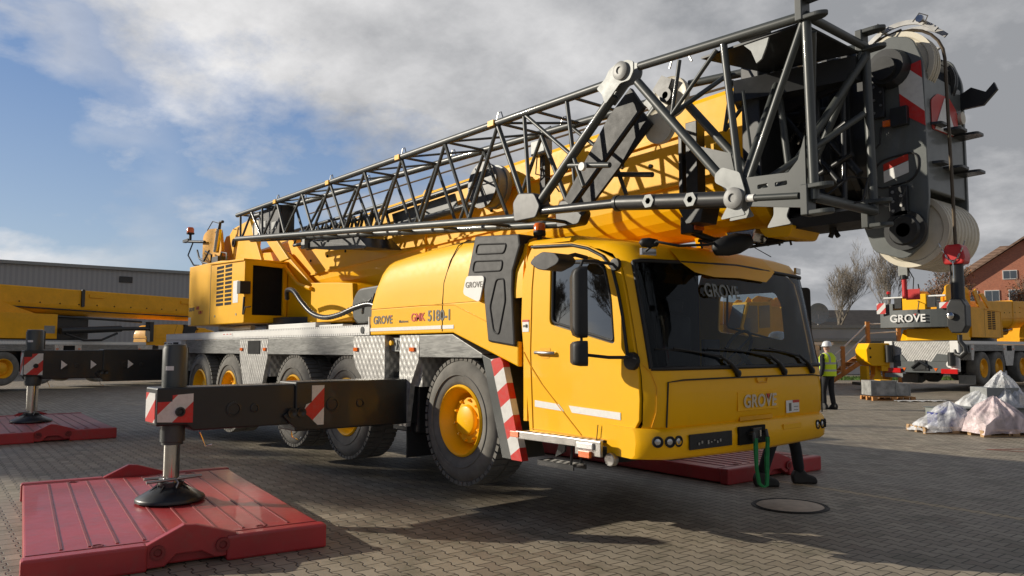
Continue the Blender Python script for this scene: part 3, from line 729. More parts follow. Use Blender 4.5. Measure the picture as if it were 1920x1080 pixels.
def jib(p):
    NY = -.2
    def zb(x): return 3.375-.083*(x+5.0)*1.0
    def yf(x): return max(.05, .10+.055*(x+4.0)) if x < 2.6 else .46+.13*(x-2.6)
    T = 3.815
    root = MB(); root.tube([(-5.87, NY, T+.015), (2.55, NY, T)], .036, 12); root.tube([(-5.87, NY, zb(-5.87)-.01), (1.42, NY, zb(1.42)-.01)], .040, 12)
    g = root.build('jib_lattice', GRY, p)
    root = MB(); root.tube([(-5.87, yf(-5.87), T+.015), (2.55, yf(2.55), T)], .040, 10); root.tube([(-5.87, yf(-5.87), zb(-5.87)), (1.42, yf(1.42), zb(1.42))], .042, 10)
    root.build('rear_chords', GRY, g)
    top = [-5.72, -4.82, -4.25, -3.39, -2.53, -1.62, -.76, .10, .99]
    bot = [-5.70, -4.79, -3.96, -3.03, -2.11, -1.22, -.36, .53, 1.42]
    lac = MB(); lacf = MB(); cross = MB()
    r = .019
    def seg(mb, a, b, rr=r): mb.tube([a, b], rr, 8)
    for Yf, mb in (((lambda x: NY), lac), (yf, lacf)):
        P = lambda x: (x, Yf(x), T-.02); Q = lambda x: (x, Yf(x), zb(x)+.02)
        seg(mb, P(-5.72), Q(-5.70)); seg(mb, P(-5.25), Q(-5.62)); seg(mb, P(-5.25), Q(-4.85)); seg(mb, P(-4.82), Q(-4.79)); seg(mb, P(-4.25), Q(-4.75)); seg(mb, P(-4.25), Q(-3.96)); 
        for i in range(2, len(top)-1):
            seg(mb, Q(bot[i]), P(top[i+1])); seg(mb, P(top[i+1]), Q(bot[i+1]))
        seg(mb, P(-4.25), Q(-3.96)); seg(mb, P(1.38), Q(1.47)); seg(mb, P(.99), Q(1.44), .024)
        seg(mb, P(1.40), (2.03, Yf(2), 3.28)); seg(mb, P(1.95), (2.03, Yf(2), 3.28))
    lac.build('near_lacing', GRY, g); lacf.build('rear_lacing', GRY, g)
    for i, x in enumerate(top+[1.5, 2.0]):
        seg(cross, (x, NY, T), (x, yf(x), T), .015)
        if i < len(top): seg(cross, (x, NY, T), ((top+[1.5, 2.0])[i+1], yf((top+[1.5])[min(i+1, len(top))]), T), .013)
    for x in bot: seg(cross, (x, NY, zb(x)), (x, yf(x), zb(x)), .018)
    cross.build('cross_bracing', GRY, g)
    lg = MB()
    for x in (-4.22, -2.50, -.72, 1.02):
        lg.tube([(x-.05, NY, T+.03), (x-.02, NY, T+.10), (x+.02, NY, T+.10), (x+.05, NY, T+.03)], .007, 5)
        lg.tube([(x+.25, yf(x), T+.03), (x+.28, yf(x), T+.10), (x+.32, yf(x), T+.10), (x+.35, yf(x), T+.03)], .007, 5)
    lg.tube([(2.84, .1, 3.9), (2.88, .1, 4.0), (2.95, .1, 4.02), (3.02, .1, 3.98), (3.06, .1, 3.9)], .009, 5)
    lg.build('lifting_eyes', STL, g)
    ys = MB()
    for x in (-4.26, -2.55, -.80, .93): ys.box(x-.045, x+.045, NY-.047, NY-.03, T-.025, T+.03)
    ys.build('yellow_tags', YEL, g)
    # black bay at the rear tip
    bx = MB(); bx.box(-5.15, -4.35, -.12, -.09, 3.36, 3.80); bx.box(-5.15, -4.35, -.1, .1, 3.36, 3.40); bx.box(-5.15, -5.12, -.1, .12, 3.36, 3.8); bx.box(-4.38, -4.35, -.1, .12, 3.36, 3.8); bx.build('tip_sheave_box', BLK, g)
    wb = MB(); wb.box(-5.05, -4.85, -.13, -.12, 3.52, 3.62); wb.box(-4.62, -4.45, -.13, -.12, 3.45, 3.56); wb.build('tip_notice', GRYL, g)
    wh = MB(); wh.lathe([(.14, .0), (.16, .02), (.16, .06), (.14, .08)], (-5.45, -.05, 3.58), 'y', 24); wh.build('tip_sheave', NYL, g)
    # inclined main members either side of the folding hinge
    inc = MB()
    for y in (NY, .34):
        inc.tube([(1.60, y, 2.95), (2.50, y, 3.70)], .042, 12)
        inc.tube([(2.76, y, 3.74), (3.60, y, 2.74)], .036, 12)
        inc.tube([(2.03, y, 3.28), (2.15, y, 3.0)], .02, 8); inc.tube([(1.95, y, 3.22), (2.45, y, 3.13)], .024, 8)
    inc.build('folding_frame_members', GRY, g)
    dp = MB()
    dp.prism([(1.72, 2.97), (1.82, 2.90), (2.66, 3.60), (2.52, 3.80), (2.28, 3.62)], 'y', -.02, .02)
    dp.prism([(1.55, 3.0), (1.75, 2.84), (2.58, 3.52), (2.42, 3.72)], 'y', .18, .21)
    dp.build('hinge_web_plate', BLKM, g, .004)
    for y in (NY-.055, NY+.045, .33):
        a = MB(); a.prism(rounded([(2.36, 3.78), (2.42, 3.72), (2.44, 3.66), (2.46, 3.63), (2.62, 3.76), (2.72, 3.76), (2.76, 3.82), (2.76, 3.90), (2.70, 3.93), (2.58, 3.93), (2.50, 3.90), (2.46, 3.84)], .02), 'y', y, y+.014); a.build('hinge_plate', GRYL, g)
        a = MB(); a.prism(rounded([(3.50, 2.86), (3.56, 2.90), (3.70, 2.84), (3.74, 2.70), (3.70, 2.60), (3.74, 2.54), (3.54, 2.53), (3.60, 2.62), (3.60, 2.74), (3.50, 2.80)], .02), 'y', y, y+.014); a.build('hinge_plate', GRYL, g)
    pn = MB()
    for x, z in ((2.635, 3.855), (3.655, 2.665)):
        pn.lathe([(.075, .0), (.075, -.02), (.055, -.03), (.03, -.03), (.03, -.02), (0, -.02)], (x, NY-.055, z), 'y', 24)
    pn.build('hinge_pins', CONC, g)
    wt = MB(); wt.lathe([(.035, 0), (.035, -.03), (0, -.03)], (2.18, NY-.03, 3.16), 'y', 16); wt.build('pin_cap', WHT, g)
    cs = MB(); cs.prism(rounded([(1.28, 2.98), (1.36, 3.06), (1.58, 3.03), (1.66, 2.90), (1.60, 2.80), (1.30, 2.80)], .03), 'y', NY-.06, NY+.09); cs.prism(rounded([(1.28, 2.98), (1.36, 3.06), (1.58, 3.03), (1.66, 2.90), (1.60, 2.80), (1.30, 2.80)], .03), 'y', .28, .40)
    cs.build('fork_castings', BLK, g, .01)
    cy = MB(); cy.tube([(1.60, NY, 2.865), (2.56, NY, 2.80)], .038, 14); cy.tube([(2.52, NY, 2.80), (2.55, NY, 2.80)], .066, 18); cy.tube([(2.55, NY, 2.80), (3.58, NY, 2.675)], .060, 18); cy.build('offset_cylinder', BLK, g)
    ht = MB()
    for x in (2.90, 3.29):
        z = 2.80-.121*(x-2.55)
        ht.lathe([(.056, -.060), (.056, -.068), (.026, -.068), (.026, -.060)], (x, NY, z), 'y', 6, smooth=False)
    ht.build('cylinder_bosses', GRYL, g)
    # base section
    b = MB()
    for y0, y1 in ((NY, NY), (.44, .62)):
        b.tube([(2.78, y0, 3.865), (4.19, y1, 3.80)], .034, 12)
        b.tube([(4.19, y1, 3.80), (4.21, y1, 2.58)], .031, 12)
    b.build('base_section_frame', GRY, g)
    b2 = MB()
    for y0, y1 in ((NY, NY), (.48, .60)):
        b2.tube([(3.56, y0, 3.80), (3.67, y0, 2.76)], .027, 10)
        b2.tube([(4.17, y1, 3.76), (3.72, y0, 2.74)], .026, 10)
        b2.tube([(3.50, y0, 3.78), (3.09, y0, 3.40)], .016, 8); b2.tube([(3.17, y0, 3.80), (3.09, y0, 3.40)], .016, 8)
    b2.tube([(3.67, NY, 2.74), (3.60, .48, 3.75)], .024, 8); b2.tube([(3.09, NY, 3.4), (3.17, .45, 3.85)], .02, 8)
    b2.tube([(3.80, .5, 2.72), (4.20, -.15, 3.70)], .03, 8); b2.tube([(4.19, NY, 3.80), (4.19, .62, 3.80)], .03, 10); b2.tube([(4.2, NY, 2.6), (4.21, .62, 2.6)], .034, 10)
    b2.tube([(3.72, NY+.05, 2.72), (4.18, .58, 3.3)], .024, 10); b2.tube([(3.75, .1, 2.72), (4.20, .60, 3.72)], .03, 10)
    b2.tube([(3.58, .0, 3.5), (3.62, .05, 2.9)], .01, 6)
    b2.build('base_section_lacing', GRY, g)
    dn = MB()
    dn.prism([(3.30, .40), (3.46, .40), (3.46, .86), (3.30, .86)], 'z', 2.80, 3.85)
    dn.build('stowage_column', BLK, g, .01)
    dn = MB(); dn.prism([(2.95, 3.80), (4.1, 3.74), (4.1, 3.60), (3.5, 3.50), (3.0, 3.72)], 'y', .70, .74); dn.build('dark_web_plate', BLKM, g)
    for k, (xa, za, xb, zb_) in enumerate(((3.5, 3.45, 3.95, 2.85), (3.62, 3.5, 4.08, 2.9), (3.45, 3.2, 3.85, 2.75), (3.75, 3.55, 3.78, 2.75), (3.95, 3.6, 3.98, 2.7), (3.4, 3.0, 4.0, 3.3), (3.5, 2.85, 4.05, 3.05))):
        dn = MB(); dn.tube([(xa, .72+.03*(k % 3), za), (xb, .66+.04*(k % 2), zb_)], .022+.008*(k % 2), 8); dn.build('stowed_strut', BLK, g)
    pl = holed_plate('base_channel', [(3.72, 2.80), (4.05, 2.78), (4.12, 2.85), (4.17, 3.0), (4.17, 2.53), (3.74, 2.60)],
        [rounded([(3.82, 2.735), (3.90, 2.735), (3.90, 2.705), (3.82, 2.705)], .01), rounded([(3.95, 2.73), (4.04, 2.73), (4.04, 2.70), (3.95, 2.70)], .01)], 'y', NY-.03, .02, GRY, g)
    ch = MB(); ch.tube([(3.74, NY-.03, 2.655), (4.12, NY-.03, 2.615)], .022, 10); ch.build('lower_tube', GRY, g)
    ch = MB(); ch.tube([(3.74, NY-.03, 2.655), (3.80, NY-.03, 2.650)], .026, 12); ch.build('white_sleeve', STICK, g)
    lu = MB()
    for z, zz in ((3.90, 3.80), (2.66, 2.52)):
        for y in (NY, .62):
            lu.prism(rounded([(4.16, y-.05), (4.30, y-.045), (4.35, y), (4.30, y+.045), (4.16, y+.05)], .03), 'z', z-.01, z+.02)
            lu.prism(rounded([(4.16, y-.05), (4.30, y-.045), (4.35, y), (4.30, y+.045), (4.16, y+.05)], .03), 'z', zz-.04, zz-.01)
            lu.box(4.14, 4.19, y-.055, y+.055, zz-.04, z+.02)
    lu.build('connection_lugs', GRY, g, .006)
    gp = MB(); gp.prism([(3.35, NY+.02), (4.15, NY+.02), (4.15, .58), (3.5, .45)], 'z', 3.76, 3.775)
    gp.prism([(3.3, .30), (4.16, .52), (4.16, .62), (3.2, .5)], 'z', 3.55, 3.72); gp.build('top_web_plate', BLK, g)
    gq = MB(); gq.prism([(3.66, 3.84), (3.92, 3.82), (3.88, 3.70), (3.84, 3.62), (3.80, 3.60), (3.76, 3.70), (3.66, 3.80)], 'y', NY+.03, NY+.045); gq.build('bright_gusset', GRYL, g)
    gz = MB(); gz.prism([(3.22, 3.15), (3.60, 3.0), (3.64, 2.80), (3.60, 2.76)], 'y', NY-.005, NY+.012); gz.build('corner_gusset', GRY, g)
    # sheaves in the fold
    for x, z, r_ in ((2.74, 3.72, .17), (2.62, 3.50, .15)):
        s_ = MB(); s_.lathe([(.03, 0), (r_*.6, 0), (r_*.9, .01), (r_, 0), (r_*.92, .025), (r_, .05), (.03, .05)], (x, .22, z), 'y', 30); s_.build('guide_sheave', NYL, g)
    s_ = MB(); s_.lathe([(.06, .16), (.07, .22), (.03, .16), (0, .16)], (2.74, 0, 3.72), 'y', 20); s_.prism([(2.60, 3.80), (2.70, 3.90), (2.80, 3.84), (2.72, 3.68)], 'y', .17, .185); s_.build('sheave_bracket', BLK, g)
    # black column between jib and boom
    cl = MB(); cl.box(2.56, 2.68, .66, .78, 2.85, 3.62); cl.box(2.48, 2.52, .66, .82, 2.9, 3.55); cl.box(2.45, 2.75, .7, .95, 3.3, 3.36); cl.prism([(2.45, 2.9), (2.75, 2.9), (2.7, 2.72), (2.55, 2.72)], 'y', .66, .9)
    cl.build('jib_mounting_column', BLK, g, .006)
    cl = MB(); cl.prism([(-4.0, 3.24), (-2.5, 3.13), (-2.25, 2.97), (-3.1, 3.05), (-3.9, 3.14)], 'y', .2, .75); cl.prism([(-4.3, 3.16), (-3.85, 3.22), (-2.2, 2.98), (-2.3, 2.95), (-3.2, 3.02)], 'y', .18, .2); cl.build('jib_support_bracket', BLK, g, .006)
    cl = MB(); cl.box(-4.10, -3.98, .12, .2, 3.12, 3.28); cl.build('bracket_pin_plate', GRYL, g, .004)
    # side gear between: hose drum, panel, junction box
    dr = MB(); dr.lathe([(.03, .62), (.24, .62), (.26, .64), (.26, .68), (.24, .68), (.24, .78), (.26, .78), (.26, .84), (.24, .86)], (-.30, 0, 3.53), 'y', 36); dr.build('cable_drum', GRYL, p)
    dr = MB()
    for a in range(0, 360, 60): dr.tube([(-.30, .605, 3.53), (-.30+.25*math.cos(R(a)), .605, 3.53+.25*math.sin(R(a)))], .010, 6)
    dr.lathe([(.255, .60), (.27, .60), (.27, .63), (.255, .63)], (-.30, 0, 3.53), 'y', 36); dr.build('drum_spokes', BLK, p)
    pn_ = MB(); pn_.prism([(-2.6, 3.52), (-1.1, 3.58), (-1.0, 3.36), (-2.5, 3.28)], 'y', .78, .80); pn_.tube([(-2.7, .74, 3.56), (-.6, .74, 3.64)], .04, 10); pn_.tube([(-5.2, .74, 3.3), (-2.6, .74, 3.3), (-.6, .72, 3.36)], .045, 10)
    for k in range(9):
        pn_.tube([(-5.2+k*.30, .70, 3.3), (-5.05+k*.30, .70, 3.60)], .024, 6); pn_.tube([(-5.05+k*.30, .70, 3.60), (-4.9+k*.30, .70, 3.3)], .024, 6); pn_.tube([(-5.2+k*.30, .5, 3.32), (-5.05+k*.30, .5, 3.56)], .02, 6)
    pn_.tube([(-5.2, .5, 3.56), (-2.3, .5, 3.58)], .028, 8); pn_.tube([(-5.2, .5, 3.32), (-2.3, .5, 3.26)], .028, 8)
    pn_.tube([(-5.2, .74, 3.56), (-2.7, .74, 3.56)], .03, 8)
    pn_.build('auxiliary_jib', GRY, p)
    jb = MB(); jb.box(.56, .78, .60, .72, 3.70, 3.86); jb.build('junction_box', GRYL, p, .01)
    jb = MB(); jb.tube([(.6, .66, 3.7), (.62, .62, 3.5), (.75, .7, 3.45), (.8, .8, 3.3)], .008, 6); jb.tube([(.7, .66, 3.7), (.72, .62, 3.55), (.6, .7, 3.4), (.65, .8, 3.3)], .008, 6); jb.box(.62, .70, .68, .76, 3.2, 3.95)
    jb.tube([(.50, .64, 3.92), (.84, .64, 3.97)], .012, 6); jb.build('junction_cables', BLKM, p)

def cabc(y):   # plan curve of the cab front at waist height
    t = abs(y-1.375)/1.375
    return 2.745-.045*t**2-.16*max(0, (t-.85)/.15)**2
def cab(p, Y, far=False):
    ys = [.02, .04, .07, .11, .17, .25, .50, .75, 1.05, 1.375]; ys = ys+[2.75-y for y in ys[-2::-1]]
    def crown(y):
        t = min(y, 2.75-y); return -.055 if t < .03 else (-.022 if t < .06 else (-.006 if t < .1 else min(.05, .0+.03*t)))
    # profile: (dx from cab front, z)
    def prof(y):
        c = cabc(y); k = crown(y)
        return [(c-.03, .97), (c+.004, 1.02), (c+.012, 1.22), (c, 1.41), (c-.012, 1.47), (c-.075, 1.80), (c-.14, 2.12), (c-.19, 2.36+k), (c-.30, 2.49+k), (c-.46, 2.55+k), (c-.85, 2.615+k), (1.75, 2.655+k), (1.18, 2.67+k)]
    rows = [[(x, y, z) for x, z in prof(y)] for y in ys]
    J0, J1 = 4, 7      # windscreen band
    shell = MB()
    shell.grid([r[:J0+1] for r in rows]); shell.grid([r[J1:] for r in rows])
    o = shell.build('cab_shell', Y, p, sub=0)
    # A pillars
    pil = MB()
    pil.grid([r[J0:J1+1] for r in rows[:3]]); pil.grid([r[J0:J1+1] for r in rows[-3:]]); pil.build('front_pillars', Y, p)
    ws = MB(); ws.grid([r[J0:J1+1] for r in rows[2:-2]]); ws.build('windscreen', WSG if not far else WGL, p, recalc=True)
    # black frit border following the glass edge
    fb = MB(); off = .006
    P = lambda i, j, e=off: (rows[i][j][0]+e, rows[i][j][1], rows[i][j][2])
    path = [P(i, J0) for i in range(2, len(ys)-2)]+[P(len(ys)-3, j) for j in range(J0, J1+1)]+[P(i, J1) for i in range(len(ys)-3, 1, -1)]+[P(2, j) for j in range(J1, J0-1, -1)]
    fb.tube(path, .018, 8); fb.build('windscreen_seal', BLKM, p)
    # side walls with door window
    side = [(2.42, .86), (2.50, .97), (2.555, 1.05), (2.565, 1.22), (2.555, 1.41), (2.54, 1.50), (2.485, 1.80), (2.425, 2.10), (2.37, 2.31), (2.30, 2.39), (2.20, 2.44), (2.0, 2.53), (1.8, 2.58), (1.28, 2.62), (1.20, 2.5), (1.12, 2.28), (1.10, 1.9), (1.19, 1.12), (1.22, .86)]
    win = rounded([(1.50, 1.855), (2.30, 1.665), (2.27, 2.06), (2.20, 2.34), (2.12, 2.40), (1.52, 2.44)], .05)
    for nm, y, s_ in (('near', 0., 1), ('far', 2.75, -1)):
        if s_ < 0: win = rounded([(1.42, 1.82), (2.25, 1.72), (2.22, 2.1), (2.15, 2.24), (1.44, 2.24)], .05)
        holed_plate('side_wall', side, [win], 'y', y, .035*s_, Y, p, .006)
        g = MB(); q = [(1.48, 1.83), (2.32, 1.64), (2.30, 2.1), (2.16, 2.42), (1.5, 2.47)]; ya, yb = sorted((y+.022*s_, y+.026*s_)); g.prism(q, 'y', ya, yb)
        g.build('side_window', SDG if s_ == 1 else CLG, p)
        fr = MB(); yy = y-.004*s_
        w2 = rounded([(1.525, 1.875), (2.285, 1.69), (2.25, 2.06), (2.185, 2.315), (2.10, 2.375), (1.545, 2.415)], .05)
        fr.tube([(a, y+.012*s_, b) for a, b in w2]+[(w2[0][0], y+.012*s_, w2[0][1])], .012, 6); fr.build('window_seal', BLKM, p)
    # rear wall, floor, inner lining
    rw = MB(); rw.box(1.10, 1.15, .03, 2.72, .95, 2.64); rw.box(1.12, 2.35, .04, 2.71, .95, .98); rw.box(1.15, 2.2, .10, 2.65, 2.50, 2.53); rw.build('rear_wall', Y, p)
    ln = MB(); ln.box(1.155, 1.17, .05, 2.70, .99, 2.52); ln.box(1.17, 2.3, .06, 2.69, .985, 1.0); ln.box(1.17, 2.2, .10, 2.65, 2.485, 2.497)
    ln.prism([(1.17, 1.0), (2.42, 1.0), (2.42, 1.6), (2.30, 1.64), (1.48, 1.82), (1.48, 2.46), (1.17, 2.5)], 'y', .037, .045)
    ln.build('cab_lining', INTR, p)
    ds = MB(); ds.prism([(2.05, 1.0), (2.72, 1.0), (2.72, 1.38), (2.45, 1.46), (2.2, 1.42)], 'y', .25, 2.5); ds.build('dashboard', INTR, p, .03)
    if not far:
        for y in (.75, 2.05):
            s_ = MB(); s_.box(1.35, 1.85, y-.25, y+.25, 1.3, 1.44); s_.box(1.22, 1.38, y-.24, y+.24, 1.44, 2.0); s_.box(1.24, 1.36, y-.14, y+.14, 2.02, 2.2); s_.build('seat', INTR, p, .05)
        sw = MB(); c = Vector((2.12, 2.05, 1.62)); n_ = 24
        ring = [c+Vector((-.09*math.cos(2*math.pi*k/n_)*-1*.9, .21*math.sin(2*math.pi*k/n_), .19*math.cos(2*math.pi*k/n_))) for k in range(n_+1)]
        sw.tube(ring, .016, 8); sw.tube([c, (2.3, 2.05, 1.42)], .03, 8); sw.tube([ring[3], ring[15]], .012, 6); sw.build('steering_wheel', BLKM, p)
        it = MB(); it.box(2.18, 2.22, 1.35, 1.60, 1.42, 1.72); it.build('display_screen', BLKM, p, .01)
    # visor lip over the glass
    vz = MB()
    tops = []; bots = []
    yv = [.55, .72, .98, 1.375, 1.82, 1.93, 2.02]
    dz = [.0, .085, .12, .12, .12, .06, .0]
    for y, d in zip(yv, dz):
        c = cabc(y); k = crown(y); tops.append((c-.185+.012, y, 2.375+k)); bots.append((c-.19+.03+d*.20, y, 2.36+k-d))
    up = [(cabc(y)-.29, y, 2.49+crown(y)+.004) for y in yv]
    vz.grid([up, tops, bots]); vz.grid([bots, [(x-.05, y, z+.03) for x, y, z in bots]]); vz.build('roof_visor', Y, p, recalc=True)
    # front seams: windscreen sill, hatch line
    sm = MB(); o2 = .013
    hy = [.15, .17, .35, .70, 1.05, 1.375, 1.7, 2.05, 2.40, 2.58, 2.60]
    sm.tube([(cabc(y)+.014, y, z) for y, z in zip(hy, [1.0, 1.36, 1.375, 1.378, 1.38, 1.38, 1.38, 1.378, 1.375, 1.36, 1.0])], .007, 6)
    sm.build('hatch_seam', BLKM, p)
    pc = MB(); pc.tube([(cabc(.06)+.010, .06, 1.0), (cabc(.085)+.012, .085, 1.12), (cabc(.09)+.012, .09, 1.32), (cabc(.06)+.010, .06, 1.44), (cabc(.025)+.004, .025, 1.50)], .004, 6)
    pc.tube([(2.757, 1.37, 1.365), (2.76, 1.39, 1.33), (2.76, 1.53, 1.33), (2.757, 1.55, 1.365)], .008, 6)
    pc.build('corner_seam', YELD, p)
    # bumper
    bc = lambda y: cabc(y)+.03
    yb = [-.02, .0, .03, .07, .13, .21, .32, .5, .9, 1.375]; yb = yb+[2.75-y for y in yb[-2::-1]]
    rowsb = []
    for y in yb:
        yc_ = min(max(y, 0), 2.75); c = bc(yc_)-(.05 if (y < 0 or y > 2.75) else 0)
        dip = .05*max(0, 1-abs(y-1.375)/1.3)
        rowsb.append([(c-.30, y, .76), (c-.04, y, .745-dip*.4), (c+.0, y, .775-dip*.4), (c+.012, y, .88), (c, y, .955+dip*.2), (c-.03, y, .99+dip*.2), (c-.30, y, 1.0)])
    b_ = MB(); b_.grid(rowsb)
    for r_ in (rowsb[0], rowsb[-1]): b_.add(r_, [tuple(range(len(r_)))])
    b_.build('bumper', Y, p)
    lk = MB(); lk.prism([(1.20, .985), (2.35, .985), (2.30, .80), (1.24, .86)], 'y', .03, .06)
    lk.prism([(1.20, .985), (2.35, .985), (2.30, .80), (1.24, .86)], 'y', 2.69, 2.72); lk.build('lower_skirt', Y, p, .004)
    if far:
        return
    be = MB(); be.tube([(2.12, -.021, .99), (2.10, -.022, .84)], .004, 6); be.build('bumper_seam', BLKM, p)
    # headlamps
    for ys_ in ((.075, .155, .245), (2.42, 2.52, 2.62)):
        for y in ys_:
            c = bc(y)+.010; nx = Vector((1, -(bc(y+.02)-bc(y-.02))/.04, 0)).normalized()
            M = frameM((c, y, .89), nx.cross((0, 0, 1))*-1, (0, 0, 1))
            l1 = MB(); vs = MB(); vs.lathe([(.042, -.02), (.046, .006), (.038, .010), (.034, .0)], (0, 0, 0), 'z', 24)
            zdir = M.to_3x3() @ Vector((0, 0, 1))
            if zdir.x < 0: M = M @ Matrix.Rotation(math.pi, 4, 'Y')
            vs.v = [tuple(M @ Vector(q)) for q in vs.v]; hb = vs.build('headlamp', BLKM, p)
            v2 = MB(); v2.lathe([(.0, .004), (.02, .002), (.034, -.004), (.036, -.01)], (0, 0, 0), 'z', 20); v2.v = [tuple(M @ Vector(q)) for q in v2.v]
            v2.build('lens', LENS, hb)
    pt = MB(); c = bc(.9)+.014
    def onfront(y0, y1, z0, z1, e, th=.012):
        return [(bc(y0)+e, y0), (bc(y1)+e, y1)], z0, z1, th
    def fbox(mb, y0, y1, z0, z1, e, th=.012, f=bc):
        a = Vector((f(y0)+e, y0, 0)); b = Vector((f(y1)+e, y1, 0))
        vs = [(a.x, a.y, z0), (b.x, b.y, z0), (b.x, b.y, z1), (a.x, a.y, z1)]; vs += [(x+th, y, z) for x, y, z in vs]
        mb.add(vs, [(0,1,2,3), (7,6,5,4), (0,4,5,1), (1,5,6,2), (2,6,7,3), (3,7,4,0)])
    fbox(pt, .36, .92, .81, .935, .016); pt.build('number_plate_holder', BLKM, p, .004)
    tb = MB()
    for k in range(9): fbox(tb, .46+.04*k, .48+.04*k, .845+.01*(k % 3), .865+.012*(k % 2), .030, .003)
    tb.build('plate_brackets', STL, p)
    tw = MB(); fbox(tw, 1.02, 1.42, .80, .955, .010, .02); tw.build('tow_recess', HOLE, p)
    tw = MB(); tw.tube([(2.79, 1.14, .89), (2.86, 1.14, .90), (2.87, 1.14, .83)], .02, 8); tw.tube([(2.79, 1.34, .89), (2.86, 1.34, .91), (2.87, 1.34, .84)], .022, 8); tw.box(2.77, 2.84, 1.18, 1.31, .83, .94); tw.build('tow_coupling', BLK, p, .006)
    tw = MB(); tw.box(2.84, 2.855, 1.255, 1.275, .86, .92); tw.build('coupling_pin', CHR, p)
    pn = MB(); fbox(pn, 1.75, 2.08, .885, .935, .010, .008); pn.build('bumper_inset', Y, p, .004)
    lp = MB(); fbox(lp, 1.07, 1.72, 1.085, 1.25, .012, .006, cabc); lp.build('badge_panel', Y, p, .004)
    bdg = text_mesh('badge', 'GROVE', .155, frameM((cabc(1.3)+.022, 1.14, 1.115), (.0, 1, 0), (0, 0, 1)), CHR, p, .026, .006, spacing=1.06, shear=.08)
    vt = MB(); vt.add([(cabc(1.3)+.032, 1.505, 1.225), (cabc(1.3)+.032, 1.555, 1.225), (cabc(1.3)+.032, 1.527, 1.175)], [(0, 1, 2)]); vt.build('badge_tip', TXTR, p)
    lbl = MB(); fbox(lbl, 1.86, 2.10, 1.03, 1.145, .014, .003, cabc); lb_ = lbl.build('notice', STICK, p)
    l2 = MB(); fbox(l2, 1.98, 2.10, 1.12, 1.145, .018, .002, cabc); l2.build('red_header', TXTR, lb_)
    l2 = MB(); fbox(l2, 1.91, 1.95, 1.045, 1.12, .018, .002, cabc); fbox(l2, 2.0, 2.08, 1.05, 1.055, .018, .002, cabc); fbox(l2, 2.0, 2.08, 1.08, 1.085, .018, .002, cabc); l2.build('figure', TXTG, lb_)
    ar = MB(); ar.grid([[(cabc(y)+.014, y, z) for y in (1.1, 1.2, 1.5, 1.62)] for z in (1.0, 1.035)]); ar.build('lower_recess', YELD, p)
    # windscreen text
    g = cabc(1.5)-.115
    text_mesh('windscreen_lettering', 'GROVE', .17, frameM((g+.01, .80, 2.09), (-.05, 1, 0), (-.21, 0, 1)), TXTL, p, .02, .0005, spacing=1.05)
    # door details on the near side
    sd = MB()
    sd.tube([(1.30, -.003, 2.50), (1.26, -.003, 2.2), (1.235, -.003, 1.6), (1.27, -.003, .88)], .005, 6)
    sd.tube([(1.14, -.003, 1.60), (1.24, -.003, 1.47), (1.40, -.003, 1.30), (1.90, -.003, .885)], .006, 6)
    sd.tube([(1.24, -.003, .89), (1.9, -.003, .875), (2.38, -.003, .87)], .004, 6)
    sd.build('door_seam', YELD, p)
    gt = MB(); gt.tube([(1.27, -.010, 2.59), (1.8, -.010, 2.555), (2.0, -.010, 2.505), (2.18, -.010, 2.42), (2.29, -.010, 2.31), (2.35, -.010, 2.12), (2.40, -.010, 1.9), (2.445, -.010, 1.60), (2.45, -.010, 1.5)], .014, 8); gt.build('gutter_strip', BLKM, p)
    dh = MB(); dh.tube([(1.32, -.015, 1.595), (1.34, -.035, 1.595), (1.56, -.035, 1.59), (1.58, -.015, 1.59)], .016, 8); dh.build('door_handle', STL, p)
    dh = MB(); dh.prism(rounded([(1.36, 1.64), (1.52, 1.64), (1.50, 1.54), (1.38, 1.54)], .03), 'y', -.003, .001); dh.build('handle_recess', YELD, p)
    rs = MB(); rs.prism([(1.30, 1.155), (1.62, 1.135), (1.69, 1.075), (1.30, 1.095)], 'y', -.005, -.001); rs.prism([(1.75, 1.13), (2.36, 1.105), (2.36, 1.045), (1.79, 1.07)], 'y', -.005, -.001); rs.build('reflective_strip', STICK, p)
    nt_ = MB(); nt_.box(1.125, 1.215, -.005, -.001, 1.79, 1.90); nn = nt_.build('camera_notice', STICK, p)
    nt_ = MB(); nt_.box(1.125, 1.215, -.007, -.005, 1.885, 1.905); nt_.build('red_header', TXTR, nn)
    nt_ = MB(); nt_.box(1.135, 1.16, -.007, -.005, 1.835, 1.855); nt_.lathe([(.02, -.005), (.02, -.007), (.01, -.007), (.01, -.005)], (1.185, 0, 1.845), 'y', 16); nt_.build('camera_symbol', TXTG, nn)
